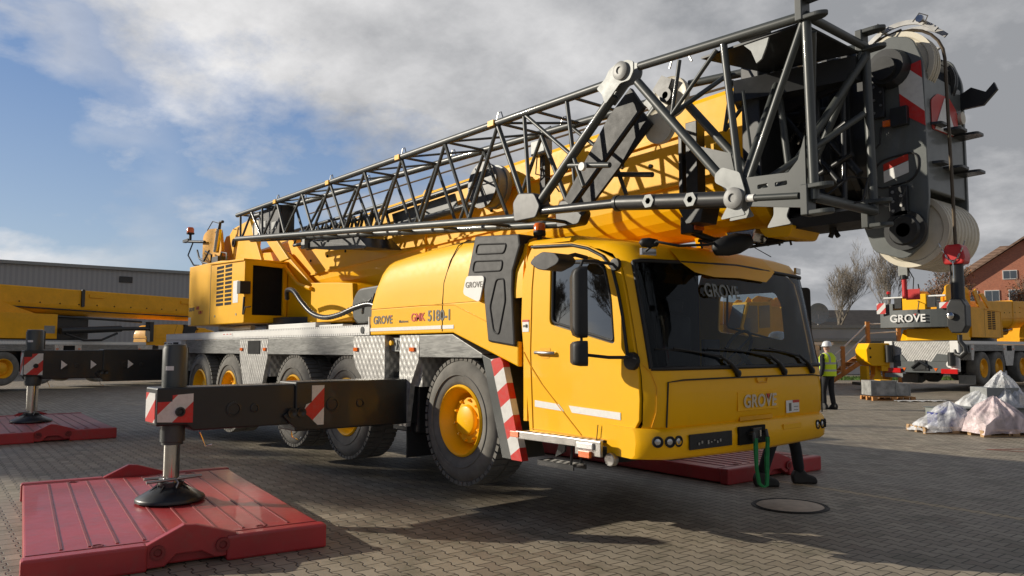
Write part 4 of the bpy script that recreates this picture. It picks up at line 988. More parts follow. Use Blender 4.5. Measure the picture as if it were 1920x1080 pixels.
    # mirrors, near side
    def mirror_set(y, s_):
        q = lambda d: y-d*s_
        m1 = MB(); m1.tube([(2.33, q(.02), 2.335), (2.22, q(.16), 2.36), (2.20, q(.27), 2.36), (2.20, q(.30), 2.30)], .013, 8); m1.tube([(2.50, q(.02), 1.56), (2.38, q(.16), 1.56), (2.24, q(.28), 1.58), (2.21, q(.30), 1.66)], .014, 8); m1.tube([(2.21, q(.30), 1.6), (2.20, q(.30), 2.3)], .012, 8)
        a = m1.build('mirror_arm', BLKM, p)
        m2 = MB()
        for z0, z1, w in ((1.72, 2.30, .135), (1.49, 1.695, .138)):
            pr = rounded([(-w, z0), (w, z0), (w*.97, z1), (-w*.97, z1)], .045, 5)
            M = Matrix.Translation((2.21, q(.32), 0)) @ Matrix.Rotation(R(-38*s_), 4, 'Z')
            vs = []
            for yy, k in ((.05, 1.), (-.01, 1.0), (-.05, .93), (-.07, .75)):
                zc = (z0+z1)/2; vs.append([M @ Vector((a_*k, yy*s_, zc+(b_-zc)*k)) for a_, b_ in pr])
            n = len(pr)
            for r0, r1 in zip(vs, vs[1:]): m2.add(r0+r1, [(i, (i+1) % n, (i+1) % n+n, i+n) for i in range(n)], True)
            m2.add(vs[-1], [tuple(range(n))]); m2.add(vs[0], [tuple(range(n))])
        m2.build('mirror_housing', BLKM, a)
        m3 = MB(); m3.lathe([(.055, 0), (.05, .03*-s_), (.0, .035*-s_)], (2.33, y, 2.335), 'y', 14); m3.lathe([(.075, 0), (.07, .04*-s_), (.0, .05*-s_)], (2.50, y, 1.53), 'y', 14); m3.build('mirror_foot', BLKM, a)
    mirror_set(0, 1); mirror_set(2.75, -1)
    km = MB(); km.tube([(2.0, -.01, 2.42), (1.98, -.14, 2.44), (1.95, -.28, 2.40)], .02, 8)
    prk = [(1.70, 2.37), (1.76, 2.42), (1.86, 2.455), (2.02, 2.43), (2.08, 2.37), (2.04, 2.33), (1.90, 2.29), (1.80, 2.31)]
    km.prism(rounded(prk, .03), 'y', -.42, -.22); km.build('kerb_mirror', BLKM, p, .03)
    # front view mirror on the roof
    fm = MB(); fm.tube([(2.55, .12, 2.44), (2.68, .10, 2.50), (2.82, .2, 2.46), (2.90, .48, 2.485), (2.93, .62, 2.52)], .012, 8); fa = fm.build('front_mirror_arm', BLKM, p)
    fm = MB(); fm.lathe([(.0, -.20), (.06, -.17), (.085, -.06), (.088, .05), (.055, .17), (0, .2)], (0, 0, 0), 'x', 20)
    M = Matrix.Translation((2.98, .72, 2.50)) @ Matrix.Rotation(R(65), 4, 'Z') @ Matrix.Rotation(R(-14), 4, 'Y'); fm.v = [tuple(M @ Vector((a, b*.8, c))) for a, b, c in fm.v]; fm.build('front_mirror_head', BLKM, fa)
    fm = MB(); fm.lathe([(0, -.09), (.035, -.06), (.042, .0), (.03, .07), (0, .09)], (0, 0, 0), 'x', 16); M = Matrix.Translation((2.60, .10, 2.50)) @ Matrix.Rotation(R(60), 4, 'Z'); fm.v = [tuple(M @ Vector(q)) for q in fm.v]; fm.build('mirror_base', BLKM, fa)
    ml = MB(); fbox(ml, .12, .26, 2.41, 2.47, -.20, .03, cabc); fbox(ml, 2.48, 2.62, 2.40, 2.46, -.20, .03, cabc); ml.build('marker_lamp', LENS, p, .005)
    # beacon on near roof edge
    bcn = MB(); bcn.tube([(1.19, .16, 2.66), (1.19, .16, 2.72)], .025, 10); bcn.lathe([(.055, 2.72), (.062, 2.735), (.06, 2.77)], (1.19, .16, 0), 'z', 20); bb = bcn.build('beacon', BLKM, p)
    bcn = MB(); bcn.lathe([(.058, 2.77), (.056, 2.83), (.045, 2.845), (0, 2.85)], (1.19, .16, 0), 'z', 20); bcn.build('beacon_lens', ORA, bb)
    # wipers
    for (y0, y1, z1) in ((1.08, .02, 1.60), (1.84, .70, 1.60), (2.38, 1.40, 1.60)):
        w = MB(); gx = lambda y, z: cabc(y)-.012-(z-1.47)*.21+.03
        ym = (y0+y1)/2
        w.tube([(cabc(y0)+.02, y0, 1.415), (gx(y0-.10, 1.50)+.01, y0-.10, 1.50), (gx(y0-.22, 1.57), y0-.22, 1.57)], [.028, .018, .010], 8)
        w.tube([(gx(y0-.22, 1.57), y0-.22, 1.57), (gx(y1+.25, 1.635), y1+.25, 1.635)], .008, 6)
        w.tube([(gx(y0-.12, 1.54), y0-.12, 1.54), (gx(ym, 1.605), ym, 1.605), (gx(max(.1, y1-.0), 1.63), max(.1, y1-.0), 1.63)], .007, 6)
        w.lathe([(.03, 0), (.03, .03), (0, .04)], (cabc(y0)+.005, y0, 1.415), 'x', 14)
        w.build('wiper', BLKM, p)
    # steps
    s1 = MB(); s1.box(1.18, 2.18, -.10, .05, .845, .865); s1.build('step_tread', PERF, p)
    s1 = MB(); s1.box(1.16, 2.20, -.115, -.10, .80, .868); s1.box(1.16, 2.2, .05, .06, .8, .868); s1.box(1.16, 1.175, -.1, .05, .80, .868); s1.build('step_frame', STL, p, .004)
    s1 = MB(); s1.box(1.30, 1.73, .06, .20, .585, .60); s1.build('step_tread', PERF, p)
    s1 = MB(); s1.box(1.28, 1.75, .045, .06, .555, .603); s1.box(1.28, 1.75, .2, .215, .555, .603); s1.box(1.28, 1.295, .06, .2, .555, .603)
    s1.tube([(1.70, .07, .60), (1.72, .07, .82)], .012, 6); s1.tube([(1.70, .19, .60), (1.72, .19, .82)], .012, 6); s1.prism([(1.35, .62), (1.45, .84), (1.62, .84), (1.50, .78), (1.48, .68)], 'y', .2, .22); s1.build('step_frame', BLK, p)
    la = MB(); la.box(1.08, 1.20, -.125, -.11, .81, .865); la.box(2.02, 2.15, -.16, -.13, .725, .78); la.build('amber_marker', ORA, p, .004)
    la = MB(); la.box(1.98, 2.18, -.15, -.115, .79, .85); la.build('step_lamp', LENS, p, .01)
    la = MB(); la.box(1.95, 2.25, -.13, -.10, .74, .87); la.tube([(2.28, -.06, .72), (2.28, .0, .72)], .055, 16); la.build('lamp_bracket', STL, p, .006)

def sub_outrigger(p, X1, tip, z0, z1, ymid, jr, zpad, near=True):
    """beam reaching out to y=tip; its front face at X1"""
    zz0, zz1 = z0-.02, z1+.02
    b = MB(); b.box(X1-.42, X1, ymid, 1.2, zz0-.055, zz1); b.build('outrigger_beam_sleeve', BLK, p, .015)
    b = MB(); b.prism([(ymid+.1, z1), (tip, z1), (tip, z0+.06), (tip+.28, z0+.06), (tip+.34, z0), (ymid+.1, z0)], 'x', X1-.39, X1-.03)
    beam = b.build('outrigger_beam', BLK, p, .015)
    b = MB(); b.prism(rounded([(ymid-.14, z0+.10), (ymid-.02, z0+.14), (ymid+.12, z0+.10), (ymid+.3, zz0-.05), (ymid, zz0-.02), (ymid-.10, z0+.06)], .04), 'x', X1-.03, X1+.012); b.build('lock_plate', BLK, p, .005)
    d = MB()
    cz = (z0+z1)/2-.02
    for y, r_ in ((tip+.72, .075), (tip+.93, .045), (ymid+.75, .045), (ymid+.42, .075)):
        xx = X1-.03 if y < ymid else X1
        d.lathe([(r_, .0), (r_, .010), (r_*.75, .012), (r_*.7, .002), (0, .002)], (xx, y, cz), 'x', 24)
    for y in (ymid-.04, ymid+.06): d.lathe([(.05, 0), (.05, .02), (.03, .02), (.02, .01), (0, .01)], (X1+.01, y, z0+.12), 'x', 20)
    d.build('beam_bosses', BLK, p)
    pl = MB(); pl.prism([(tip+.01, z0+.10), (tip+.33, z0+.08), (tip+.33, z1-.06), (tip+.14, z1-.07), (tip+.14, z1-.13), (tip+.01, z1-.13)], 'x', X1-.03, X1-.026); pl.build('hazard_plate', STR_YZ, p)
    d = MB(); d.lathe([(.045, .0), (.045, .02), (.03, .022), (.022, .004), (0, .004)], (X1-.026, tip+.21, cz), 'x', 20); d.build('jack_pin_boss', BLK, p)
    pl = MB(); pl.prism([(ymid+.08, z0+.10), (ymid+.20, z0-.02), (ymid+.32, z0-.02), (ymid+.32, z1-.02), (ymid+.18, z1-.02), (ymid+.18, z0+.22), (ymid+.12, z0+.2)], 'x', X1, X1+.003)
    if near: pl.build('hazard_plate', STR_YZ, p)
    pl = MB(); pl.box(X1-.36, X1-.06, tip-.006, tip, z0+.09, z1-.05); pl.build('end_hazard_plate', STR_XZ, p)
    cx, cy = X1-.20, tip+.20
    j = MB(); j.lathe([(jr, z1), (jr, z1+.36), (jr*.93, z1+.38), (jr*.93, z1+.40), (jr*.8, z1+.41), (0, z1+.41)], (cx, cy, 0), 'z', 32); j.lathe([(jr*1.0, z0+.06), (jr*1.0, z0-.10), (jr*.88, z0-.105), (jr*.88, z0-.13), (.0, z0-.13)], (cx, cy, 0), 'z', 28)
    j.box(cx-jr*.9, cx-jr*.2, cy+jr*.5, cy+jr*1.2, z1+.02, z1+.38)
    jack = j.build('jack_cylinder', GRY, p)
    lb = MB(); lb.lathe([(jr+.002, z1+.16), (jr+.002, z1+.20)], (cx, cy, 0), 'z', 6, cap=False, a0=R(-60), a1=R(-20)); lb.build('jack_label', STICK, jack)
    j = MB(); j.lathe([(jr*.66, z0-.12), (jr*.66, zpad+.14)], (cx, cy, 0), 'z', 28); j.build('jack_rod', CHR, jack)
    f = MB(); PR = max(.31, jr*2.35)
    f.lathe([(PR, zpad), (PR, zpad+.02), (PR*.97, zpad+.035), (PR*.45, zpad+.125), (PR*.38, zpad+.13), (PR*.38, zpad+.17), (0, zpad+.17)], (cx, cy, 0), 'z', 40); 
    for k in range(8):
        a = 2*math.pi*k/8; M = Matrix.Translation((cx, cy, 0)) @ Matrix.Rotation(a, 4, 'Z')
        f.add([M @ Vector(q) for q in ((PR*.9, -.006, zpad+.03), (PR*.9, .006, zpad+.03), (PR*.4, .006, zpad+.15), (PR*.4, -.006, zpad+.15), (PR*.4, -.006, zpad+.1), (PR*.4, .006, zpad+.1))], [(0,1,2,3), (0,3,4), (1,5,2), (0,4,5,1)])
    f.build('jack_foot', BLK, p)
    c = MB(); z = zpad+.19
    for dy in (-.085, .085): c.box(cx-.05, cx+.05, cy+dy-.012, cy+dy+.012, z-.012, z+.012)
    c.tube([(cx+.08, cy-.24, z), (cx+.08, cy+.26, z+.02)], .014, 8); c.tube([(cx-.08, cy-.22, z+.01), (cx-.08, cy+.24, z)], .014, 8)
    c.tube([(cx+.09, cy+.02, z+.01), (cx+.13, cy+.03, z-.02), (cx+.14, cy-.01, z-.10)], .009, 6)
    c.build('foot_lock_bar', STL, p)
    sp = MB(); sp.tube([(X1+.02, ymid-.05, z0-.06), (X1+.02, ymid-.04, z0-.12), (X1+.02, ymid+.03, z0-.16), (X1+.02, ymid+.06, z0-.13)], .006, 5)
    sp.tube([(cx+.1, cy+.22, z0-.02), (cx+.1, cy+.28, z0-.16), (cx+.1, cy+.34, z0-.15)], .006, 5); sp.build('safety_clip', CHR, p)

def main_crane():
    p = thing('mobile_crane', 'large yellow five axle mobile crane on outriggers with black lattice jib folded beside its boom', 'mobile crane')
    carrier(p, False)
    hood(p, YEL); housing(p, YEL); boom(p, YEL); head(p); jib(p); cab(p, YEL)
    sub_outrigger(p, -.92, -2.70, .85, 1.265, -1.35, .112, .20)
    sub_outrigger(p, -11.0, -2.42, 1.03, 1.60, -1.02, .155, .20, near=False)
    tri = MB()
    for y in (-1.78, -1.25, -.55):
        tri.add([(-10.985, y, 1.22), (-10.985, y+.11, 1.31), (-10.985, y, 1.40)], [(0, 1, 2)])
    tri.build('white_arrow_marks', STICK, p)
    ob = MB(); ob.box(-11.5, -10.1, .3, 2.45, .85, 1.78); ob.box(-1.42, -.86, .12, 2.6, .66, 1.36); ob.build('outrigger_boxes', BLK, p, .02)
    # far side outriggers
    for x, z0, z1 in ((-1.12, .85, 1.265), (-11.2, 1.03, 1.60)):
        b = MB(); b.box(x-.19, x+.19, 2.4, 5.3, z0, z1); b.build('outrigger_beam', BLK, p, .01)
        j = MB(); j.lathe([(.13, z0-.1), (.13, z1+.4)], (x, 5.1, 0), 'z', 20); j.lathe([(.09, .3), (.09, z0)], (x, 5.1, 0), 'z', 20); j.lathe([(.32, .20), (.3, .235), (.12, .33), (0, .33)], (x, 5.1, 0), 'z', 24); j.build('jack_cylinder', GRY, p)
    # bright tray, cream ring parts and stripe notice on the deck
    t = MB(); t.box(-5.0, -3.35, .02, .26, 1.93, 2.0); t.box(-3.3, -2.6, .05, .2, 1.93, 1.96); t.build('deck_tray', WHT, p, .008)
    t = MB(); t.box(-6.95, -6.45, -.016, -.012, 1.845, 1.895); t.build('notice', STICK, p)
    t = MB()
    for x in (-6.88, -6.72, -6.57): t.box(x, x+.08, -.019, -.016, 1.875, 1.888)
    t.build('red_marks', TXTR, p)
    t = MB(); t.tube([(-8.2, .4, 2.0), (-7.9, .3, 2.03), (-7.3, .35, 1.99), (-6.6, .4, 2.0)], .05, 10); t.build('slew_hose_guard', NYL, p)
    t = MB(); t.tube([(-1.86, .04, 1.93), (-1.86, .04, 2.03)], .02, 10); t.build('post', WHT, p)
    t = MB(); t.lathe([(.035, -.02), (.045, -.02), (.045, .0)], (-1.95, 0, 1.865), 'y', 18); t.build('tie_down_ring', BLK, p)
    # corrugated hose
    pts = []
    ctrl = [(-5.3, .45, 2.45), (-5.0, .32, 2.56), (-4.6, .25, 2.52), (-4.2, .2, 2.33), (-3.8, .18, 2.15), (-3.4, .18, 2.075), (-3.0, .2, 2.10), (-2.6, .25, 2.19), (-2.3, .3, 2.22), (-2.0, .32, 2.12)]
    for i in range(len(ctrl)-1):
        p0, p1, p2, p3 = [Vector(ctrl[min(max(i+k, 0), len(ctrl)-1)]) for k in (-1, 0, 1, 2)]
        for j in range(12):
            s_ = j/12; pts.append(.5*((2*p1)+(-p0+p2)*s_+(2*p0-5*p1+4*p2-p3)*s_*s_+(-p0+3*p1-3*p2+p3)*s_**3))
    h = MB(); h.tube(pts, [.040 if i % 2 else .030 for i in range(len(pts))], 10); h.build('corrugated_hose', mat('glossy_black_hose', (.02, .02, .022), .3), p)
    h = MB(); h.tube([(-2.35, .35, 2.3), (-2.5, .3, 2.2), (-2.7, .4, 2.12)], .02, 8); h.tube([(-2.2, .3, 2.35), (-2.3, .3, 2.2), (-2.0, .25, 2.15), (-1.8, .2, 2.08)], .018, 8); h.box(-2.25, -1.95, .35, .6, 2.15, 2.42); h.tube([(-2.3, .4, 2.43), (-1.9, .38, 2.44)], .02, 8); h.build('coupling_block', BLK, p, .01)
    # grey tank behind the coupling
    tk = MB(); tk.prism(rounded([(-3.6, 2.0), (-3.7, 2.3), (-3.5, 2.52), (-2.0, 2.56), (-1.8, 2.4), (-1.8, 2.0)], .12), 'y', .75, 1.9); tk.build('exhaust_cover', GRY, p, .03)
    # gap filler between the tread panels
    vb = MB(); vb.lathe([(.03, .05), (.03, .02), (0, .015)], (-1.33, 0, 1.70), 'y', 14); vb.build('yellow_cap', YEL, p)
    vb = MB(); vb.box(-1.40, -1.10, .08, .10, 1.60, 1.76); vb.tube([(-1.25, .06, 1.73), (-1.22, .05, 1.68), (-1.25, .06, 1.62)], .014, 6); vb.build('valve_plate', GRYL, p)
    # rear gear: beacon arm, chrome cylinder, hoses
    bc = MB(); bc.tube([(-9.6, .5, 3.85), (-10.9, .5, 4.0)], .03, 8); bc.box(-10.95, -10.6, .46, .54, 3.97, 4.03); bb = bc.build('beacon_arm', BLK, p)
    bc = MB(); bc.tube([(-10.55, .5, 4.0), (-10.55, .5, 4.12)], .03, 8); bc.lathe([(.08, 4.12), (.085, 4.15)], (-10.55, .5, 0), 'z', 18); bc.build('beacon_foot', BLKM, bb)
    bc = MB(); bc.lathe([(.075, 4.15), (.075, 4.24), (.055, 4.27), (0, 4.275)], (-10.55, .5, 0), 'z', 18); bc.build('beacon_lens', ORA, bb)
    cc = MB(); cc.tube([(-8.75, .45, 3.55), (-8.60, .45, 4.0)], .055, 14); cc.build('tensioning_cylinder', CHR, p)
    cc = MB(); cc.tube([(-8.6, .45, 4.0), (-8.56, .45, 4.13), (-8.42, .45, 4.12)], .03, 8); cc.tube([(-8.65, .45, 4.12), (-9.0, .45, 4.2), (-9.3, .45, 4.05)], .01, 6)
    cc.tube([(-10.3, .48, 3.9), (-10.5, .45, 3.65), (-10.1, .45, 3.4), (-9.6, .4, 3.35)], .016, 6); cc.tube([(-9.9, .45, 3.7), (-9.6, .4, 3.5), (-9.3, .4, 3.42), (-9.0, .4, 3.6)], .02, 6); cc.tube([(-9.8, .45, 3.55), (-9.4, .4, 3.4), (-8.9, .4, 3.3)], .02, 6)
    cc.tube([(-8.9, .4, 3.25), (-8.85, .4, 3.5), (-9.3, .42, 3.62)], .018, 6); cc.tube([(-8.3, .4, 3.25), (-8.3, .4, 3.5), (-8.0, .4, 3.45), (-8.0, .4, 3.25)], .018, 6); cc.box(-8.9, -8.5, .4, .6, 3.25, 3.45)
    cc.build('hydraulic_hoses', BLK, p)
    # underside lamps and boom cradle above the cab
    lr = MB(); lr.box(2.38, 2.52, .80, .95, 2.66, 2.82); lr.build('work_lamp', BLK, p, .01)
    lr = MB(); lr.box(2.52, 2.54, .81, .94, 2.69, 2.81); lr.build('work_lamp_lens', ORA, p, .005)
    br = MB(); br.tube([(2.45, .88, 2.68), (2.6, 1.0, 2.60), (2.95, 1.25, 2.58), (3.2, 1.4, 2.60)], .03, 8); br.tube([(2.5, .9, 2.6), (2.9, 1.1, 2.52), (3.1, 1.3, 2.56)], .015, 6)
    for k in range(9): br.tube([(2.5+.08*k, .93+.05*k, 2.61), (2.52+.08*k, .93+.05*k, 2.53)], .010, 5)
    br.tube([(2.86, 1.1, 2.56), (2.98, 1.3, 2.44)], .004, 4)
    br.tube([(3.55, 1.3, 2.70), (3.56, 1.3, 2.58)], .03, 8); br.tube([(3.56, 1.3, 2.62), (3.53, 1.3, 2.55)], .02, 6); br.tube([(3.56, 1.3, 2.62), (3.60, 1.3, 2.55)], .02, 6)
    br.box(3.1, 3.9, 1.1, 1.55, 2.63, 2.72)
    br.build('trailing_cable', BLKM, p)
    br = MB(); br.prism([(2.72, 2.66), (3.02, 2.66), (2.98, 2.55), (2.78, 2.58)], 'y', 1.0, 1.22); br.build('boom_rest', CHR, p, .01)
    br = MB(); br.prism(rounded([(3.02, 2.66), (3.35, 2.66), (3.3, 2.56), (3.08, 2.58)], .03), 'y', 1.05, 1.5); br.build('boom_foot_lug', YEL, p, .01)
    return p
CR = main_crane()

# ---------------------------------------------------------------- other cranes
def other_crane(label, loc, rz, Y, cw=False, opcab=False, oy=2.75-.62, low=False):
    p = thing('mobile_crane', label, 'mobile crane', loc, rz)
    carrier(p, True, rimmat=Y); hood(p, Y, True); cab(p, Y, True)
    if low:
        for x0, x1 in ((-11.2, -8.62), (-8.58, -6.05)):
            m = MB(); m.box(x0, x1, .0, .75, 2.03, 3.02); m.build('machinery_cabinet', Y, p, .015)
        m = MB(); m.box(-6.6, -6.15, -.006, .0, 2.25, 2.55); m.build('notice', GRYL, p)
        m = MB(); m.prism(boom_section(1.0, 4.12, 3.45, 3.02, 1.1, .55), 'x', -12.5, 3.0); m.build('boom', Y, p, .015)
        for x0 in (-9.9, -4.3, .6):
            m = MB(); m.box(x0, x0+.7, .50, .55, 3.82, 3.96); m.build('boom_bracket', Y, p, .01)
        m = MB()
        for k in range(12): m.lathe([(.03, .0), (.03, -.01), (0, -.01)], (-9+.85*k, .545, 3.5), 'y', 8)
        m.build('boom_side_plugs', HOLE, p)
        m = MB(); m.box(-9.5, -4.0, .9, 1.9, 2.0, 3.0); m.build('turntable', BLK, p, .02)
        m = MB(); m.tube([(-12, .52, 3.35), (-3, .52, 3.22), (2.5, .52, 3.2)], .03, 6); m.tube([(-5.9, .3, 2.95), (-1.8, .3, 2.85)], .05, 8); m.build('hydraulic_pipes', BLK, p)
        return p
    housing(p, Y, True); boom(p, Y, True); head(p, True)
    b = MB(); b.box(-6.5, -2.0, .35, .6, 2.0, 3.0)
    if opcab:
        o = MB(); o.prism([(-6.0, 2.1), (-4.4, 2.1), (-4.1, 2.5), (-4.5, 3.6), (-6.0, 3.65)], 'y', oy, oy+.82); oc = o.build('operator_cab', Y, p, .04)
        o = MB(); o.prism([(-5.85, 2.55), (-5.2, 2.5), (-5.2, 3.45), (-5.85, 3.5)], 'y', oy+.815, oy+.832); o.prism([(-5.1, 2.3), (-4.4, 2.3), (-4.25, 2.55), (-4.6, 3.45), (-5.1, 3.45)], 'y', oy+.815, oy+.832); o.build('cab_window', WGL2, oc)
        o = MB(); o.add([(-4.12, oy+.06, 2.5), (-4.12, oy+.76, 2.5), (-4.46, oy+.74, 3.5), (-4.46, oy+.08, 3.5)], [(0, 1, 2, 3)]); 
        o.v = [(x+.04, y, z) for x, y, z in o.v]; o.build('cab_windscreen', WGL2, oc)
    return p
R2 = lambda r_, f_: (6.68+.6423*r_-.7664*f_, -4.79+.7664*r_+.6423*f_)
# crane parked along the hall, seen beyond the rear outrigger
x, y = R2(-15.9, 36.6)
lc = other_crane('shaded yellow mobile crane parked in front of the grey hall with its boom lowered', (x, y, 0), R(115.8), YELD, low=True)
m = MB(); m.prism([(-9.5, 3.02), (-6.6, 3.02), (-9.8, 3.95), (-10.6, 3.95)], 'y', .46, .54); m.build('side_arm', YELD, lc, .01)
m = MB()
for xx in (-4.6, 1.2): m.prism(rounded([(xx-.07, 3.4), (xx+.07, 3.4), (xx+.07, 4.15), (xx-.07, 4.15)], .06), 'y', .48, .545)
m.build('boom_brackets', BLK, lc)
m = MB(); m.tube([(-6.0, -.1, 2.35), (-3.2, -.1, 2.5)], .14, 12); m.tube([(-3.2, -.1, 2.5), (-1.6, -.1, 2.55)], .09, 12); m.box(-1.75, -1.55, -.2, .1, 1.95, 2.85); m.tube([(-5.8, -.15, 2.25), (-5.0, -.2, 1.98), (-4.2, -.2, 2.0), (-3.4, -.15, 2.3)], .05, 8); m.build('exposed_cylinder', BLK, lc)
# crane standing with its tail to the camera
c16 = (16.65, 28.6); x, y = R2(*c16); h2 = math.atan2(.963, -.267)
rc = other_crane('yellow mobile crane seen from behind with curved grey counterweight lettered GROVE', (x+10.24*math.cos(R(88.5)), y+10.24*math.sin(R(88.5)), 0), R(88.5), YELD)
def rear_dress(p):
    # curved counterweight at the tail
    n = 14; out = []; 
    pts = [(-10.55-.32*math.cos(math.pi*(k/n-.5)), -.05+2.85*k/n) for k in range(n+1)]
    poly = pts + [(-9.5, 2.8), (-9.5, -.05)]
    cw = MB(); cw.prism(poly, 'z', 2.45, 3.12); cw.prism([q for q in pts if q[1] < .62]+[(-9.9, .6), (-9.9, -.05)], 'z', 3.12, 3.38); cw.prism([q for q in pts if q[1] > 2.13]+[(-9.9, 2.8), (-9.9, 2.1)], 'z', 3.12, 3.38)
    c = cw.build('counterweight', CWG, p, .02)
    text_mesh('lettering', 'GROVE', .40, frameM((-10.90, 2.25, 2.66), (0, -1, 0), (0, 0, 1)), STICK, c, .02, .01, spacing=1.04)
    v = MB(); v.add([(-10.92, 1.33, 2.96), (-10.92, 1.23, 2.96), (-10.92, 1.28, 2.89)], [(0, 1, 2)]); v.build('logo_tip', TXTR, c)
    for y0, y1 in ((.0, .45), (2.45, 2.8)):
        s = MB(); s.box(-10.80, -10.76, y0, y1, 3.14, 3.36) if y0 < 1 else s.box(-10.80, -10.76, y0, y1, 3.0, 3.42); s.build('hazard_plate', m_stripes('hazard_rear', (0, .7, .7), .30, SR, SW, .2), c)
    w = MB(); w.box(-10.7, -10.3, .95, 1.85, 3.1, 3.72); w.box(-10.6, -9.6, .6, 2.1, 2.9, 3.1); w.build('winch_cover', YEL, p, .03)
    w = MB(); w.tube([(-10.6, .3, 3.62), (-10.6, 2.6, 3.62)], .04, 8); w.build('hand_rail', WHT, p)
    w = MB(); w.tube([(-10.62, 1.2, 3.7), (-10.7, 1.22, 4.1)], .025, 6); w.tube([(-10.9, 1.2, 3.0), (-10.85, 1.15, 3.4), (-10.7, 1.25, 3.45)], .02, 6); w.box(-10.7, -10.6, .62, .92, 3.2, 3.6); w.box(-10.7, -10.6, 1.88, 2.15, 3.2, 3.6); w.build('winch_fittings', BLK, p)
    b = MB(); b.tube([(-10.3, 2.55, 3.62), (-10.3, 2.55, 3.80)], .03, 8); bb = b.build('beacon', BLK, p)
    b = MB(); b.lathe([(.07, 3.80), (.07, 3.9), (0, 3.93)], (-10.3, 2.55, 0), 'z', 14); b.build('beacon_lens', REDL, bb)
    u = MB(); u.box(-9.9, -9.0, .1, 2.1, 1.95, 2.42); u.prism([(-9.9, 1.95), (-9.0, 1.95), (-9.0, 2.4), (-9.6, 2.4)], 'y', 2.1, 2.35); u.build('superstructure_base', YEL, p, .03)
    # carrier tail
    t = MB(); t.box(-10.34, -10.27, .35, 2.4, 1.15, 1.9); t.build('tail_tread_plate', CHK, p)
    t = MB(); t.box(-10.36, -10.28, .15, 2.6, .72, 1.15); t.prism([(.35, 1.15), (1.0, 1.15), (.8, 1.45), (.35, 1.4)], 'x', -10.37, -10.345); t.prism([(1.9, 1.15), (2.4, 1.15), (2.4, 1.35), (2.1, 1.42)], 'x', -10.37, -10.345); t.build('tail_beam', CWG, p, .02)
    t = MB(); t.box(-10.40, -10.28, -.0, .32, .78, 1.93); t.box(-10.40, -10.28, 2.43, 2.75, .78, 1.93); t.build('corner_post', WHT, p, .02)
    t = MB(); t.lathe([(.15, 1.1), (.15, 1.78)], (-10.5, 2.52, 0), 'z', 16); t.lathe([(.13, 1.0), (.13, 1.5)], (-10.5, .22, 0), 'z', 16); t.box(-10.42, -10.36, 1.2, 1.6, .85, 1.2); t.tube([(-10.42, 1.1, .95), (-10.45, 1.4, 1.15), (-10.42, 1.7, .9)], .06, 6); t.box(-10.40, -10.37, 1.1, 1.7, .80, .95)
    t.build('tail_fittings', BLK, p)
    for y0 in (.05, 2.12):
        t = MB(); t.box(-10.46, -10.40, y0, y0+.58, .70, .88); t.build('tail_lamp', REDL, p, .01)
    t = MB(); t.box(-10.44, -10.40, 2.05, 2.75, .52, .68); t.build('registration_board', GRYL, p)
    t = MB(); t.lathe([(.13, -.0), (.13, -.02), (0, -.02)], (-10.41, .32, 1.05), 'x', 20); t.build('round_sticker', STICK, p)
    for y0 in (.78, 1.95):
        t = MB(); t.prism([(y0, .90), (y0+.14, .90), (y0+.07, .78)], 'x', -10.375, -10.365); t.build('reflector', ORA, p)
    fl = MB(); fl.box(-9.0, -8.98, .0, .6, .28, .62); fl.box(-9.0, -8.98, 2.15, 2.75, .28, .62); fl.build('mud_flap', GRYL, p)
rear_dress(rc)
# third crane, glimpsed through the cab glass
hv = Vector((-.85*.6423+.5*.7664, -.85*.7664-.5*.6423, 0)).normalized(); hvr = Vector((hv.y, -hv.x, 0))
x, y = R2(10.2, 33); x += 5.1*hv.x+2.5*hvr.x; y += 5.1*hv.y+2.5*hvr.y
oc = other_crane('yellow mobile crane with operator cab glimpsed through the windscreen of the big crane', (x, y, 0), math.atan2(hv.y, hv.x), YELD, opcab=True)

# ---------------------------------------------------------------- red steel mats
def steel_mat(label, cx, cy, rz, L, W):
    p = thing('outrigger_mat', label, 'outrigger mat', (cx, cy, 0), rz, 'red steel spreader mats under the outriggers')
    hL, hW = L/2, W/2
    b = MB(); b.box(-hL+.10, hL-.10, -hW+.02, hW-.02, .015, .182)
    m = b.build('mat_body', REDMAT, p, .015)
    for s in (-1, 1):
        x0, x1 = (-hL, -hL+.13) if s < 0 else (hL-.13, hL)
        for y0, y1 in ((-hW, -hW+W*.37), (hW-W*.37, hW)):
            e = MB(); e.box(x0, x1, y0, y1, .0, .192); e.build('end_beam', REDMAT, p, .02)
    n = 10
    for k in range(n):
        y = -hW+.16+(W-.32)*(k+.5)/n
        r_ = MB(); r_.box(-hL+.24, hL-.24, y-.011, y+.011, .18, .1885); r_.build('weld_rib', REDDK, p, .003)
    g = MB()
    for x0 in (-hL+.17, hL-.185): g.box(x0, x0+.014, -hW+.03, hW-.03, .182, .186)
    for sx in (-1, 1):
        for sy in (-.55, .55): g.lathe([(.042, .1825), (.042, .189), (.03, .189), (.03, .184), (0, .184)], (sx*(hL-.23), sy*hW, 0), 'z', 16)
    g.build('edge_grooves', REDDK, p)
    for s in (-1, 1):
        x0, x1 = sorted((s*(hL-.10), s*(hL-.02)))
        l = MB(); l.prism([(-.32, .02), (-.32, .17), (-.03, .31), (.06, .30), (.36, .20), (.34, .04), (.20, .04), (.10, .10), (-.08, .10), (-.16, .02)], 'x', x0, x1); lg = l.build('lifting_lug', REDMAT, p, .008)
        for dy in (-.21, .25):
            e = MB(); xx = s*(hL-.018)
            e.lathe([(.052, xx), (.052, xx+s*.02), (.030, xx+s*.02), (.024, xx+s*.002), (0, xx+s*.002)], (0, dy, .13), 'x', 18); e.build('lug_eye', REDDK, lg)
    return p
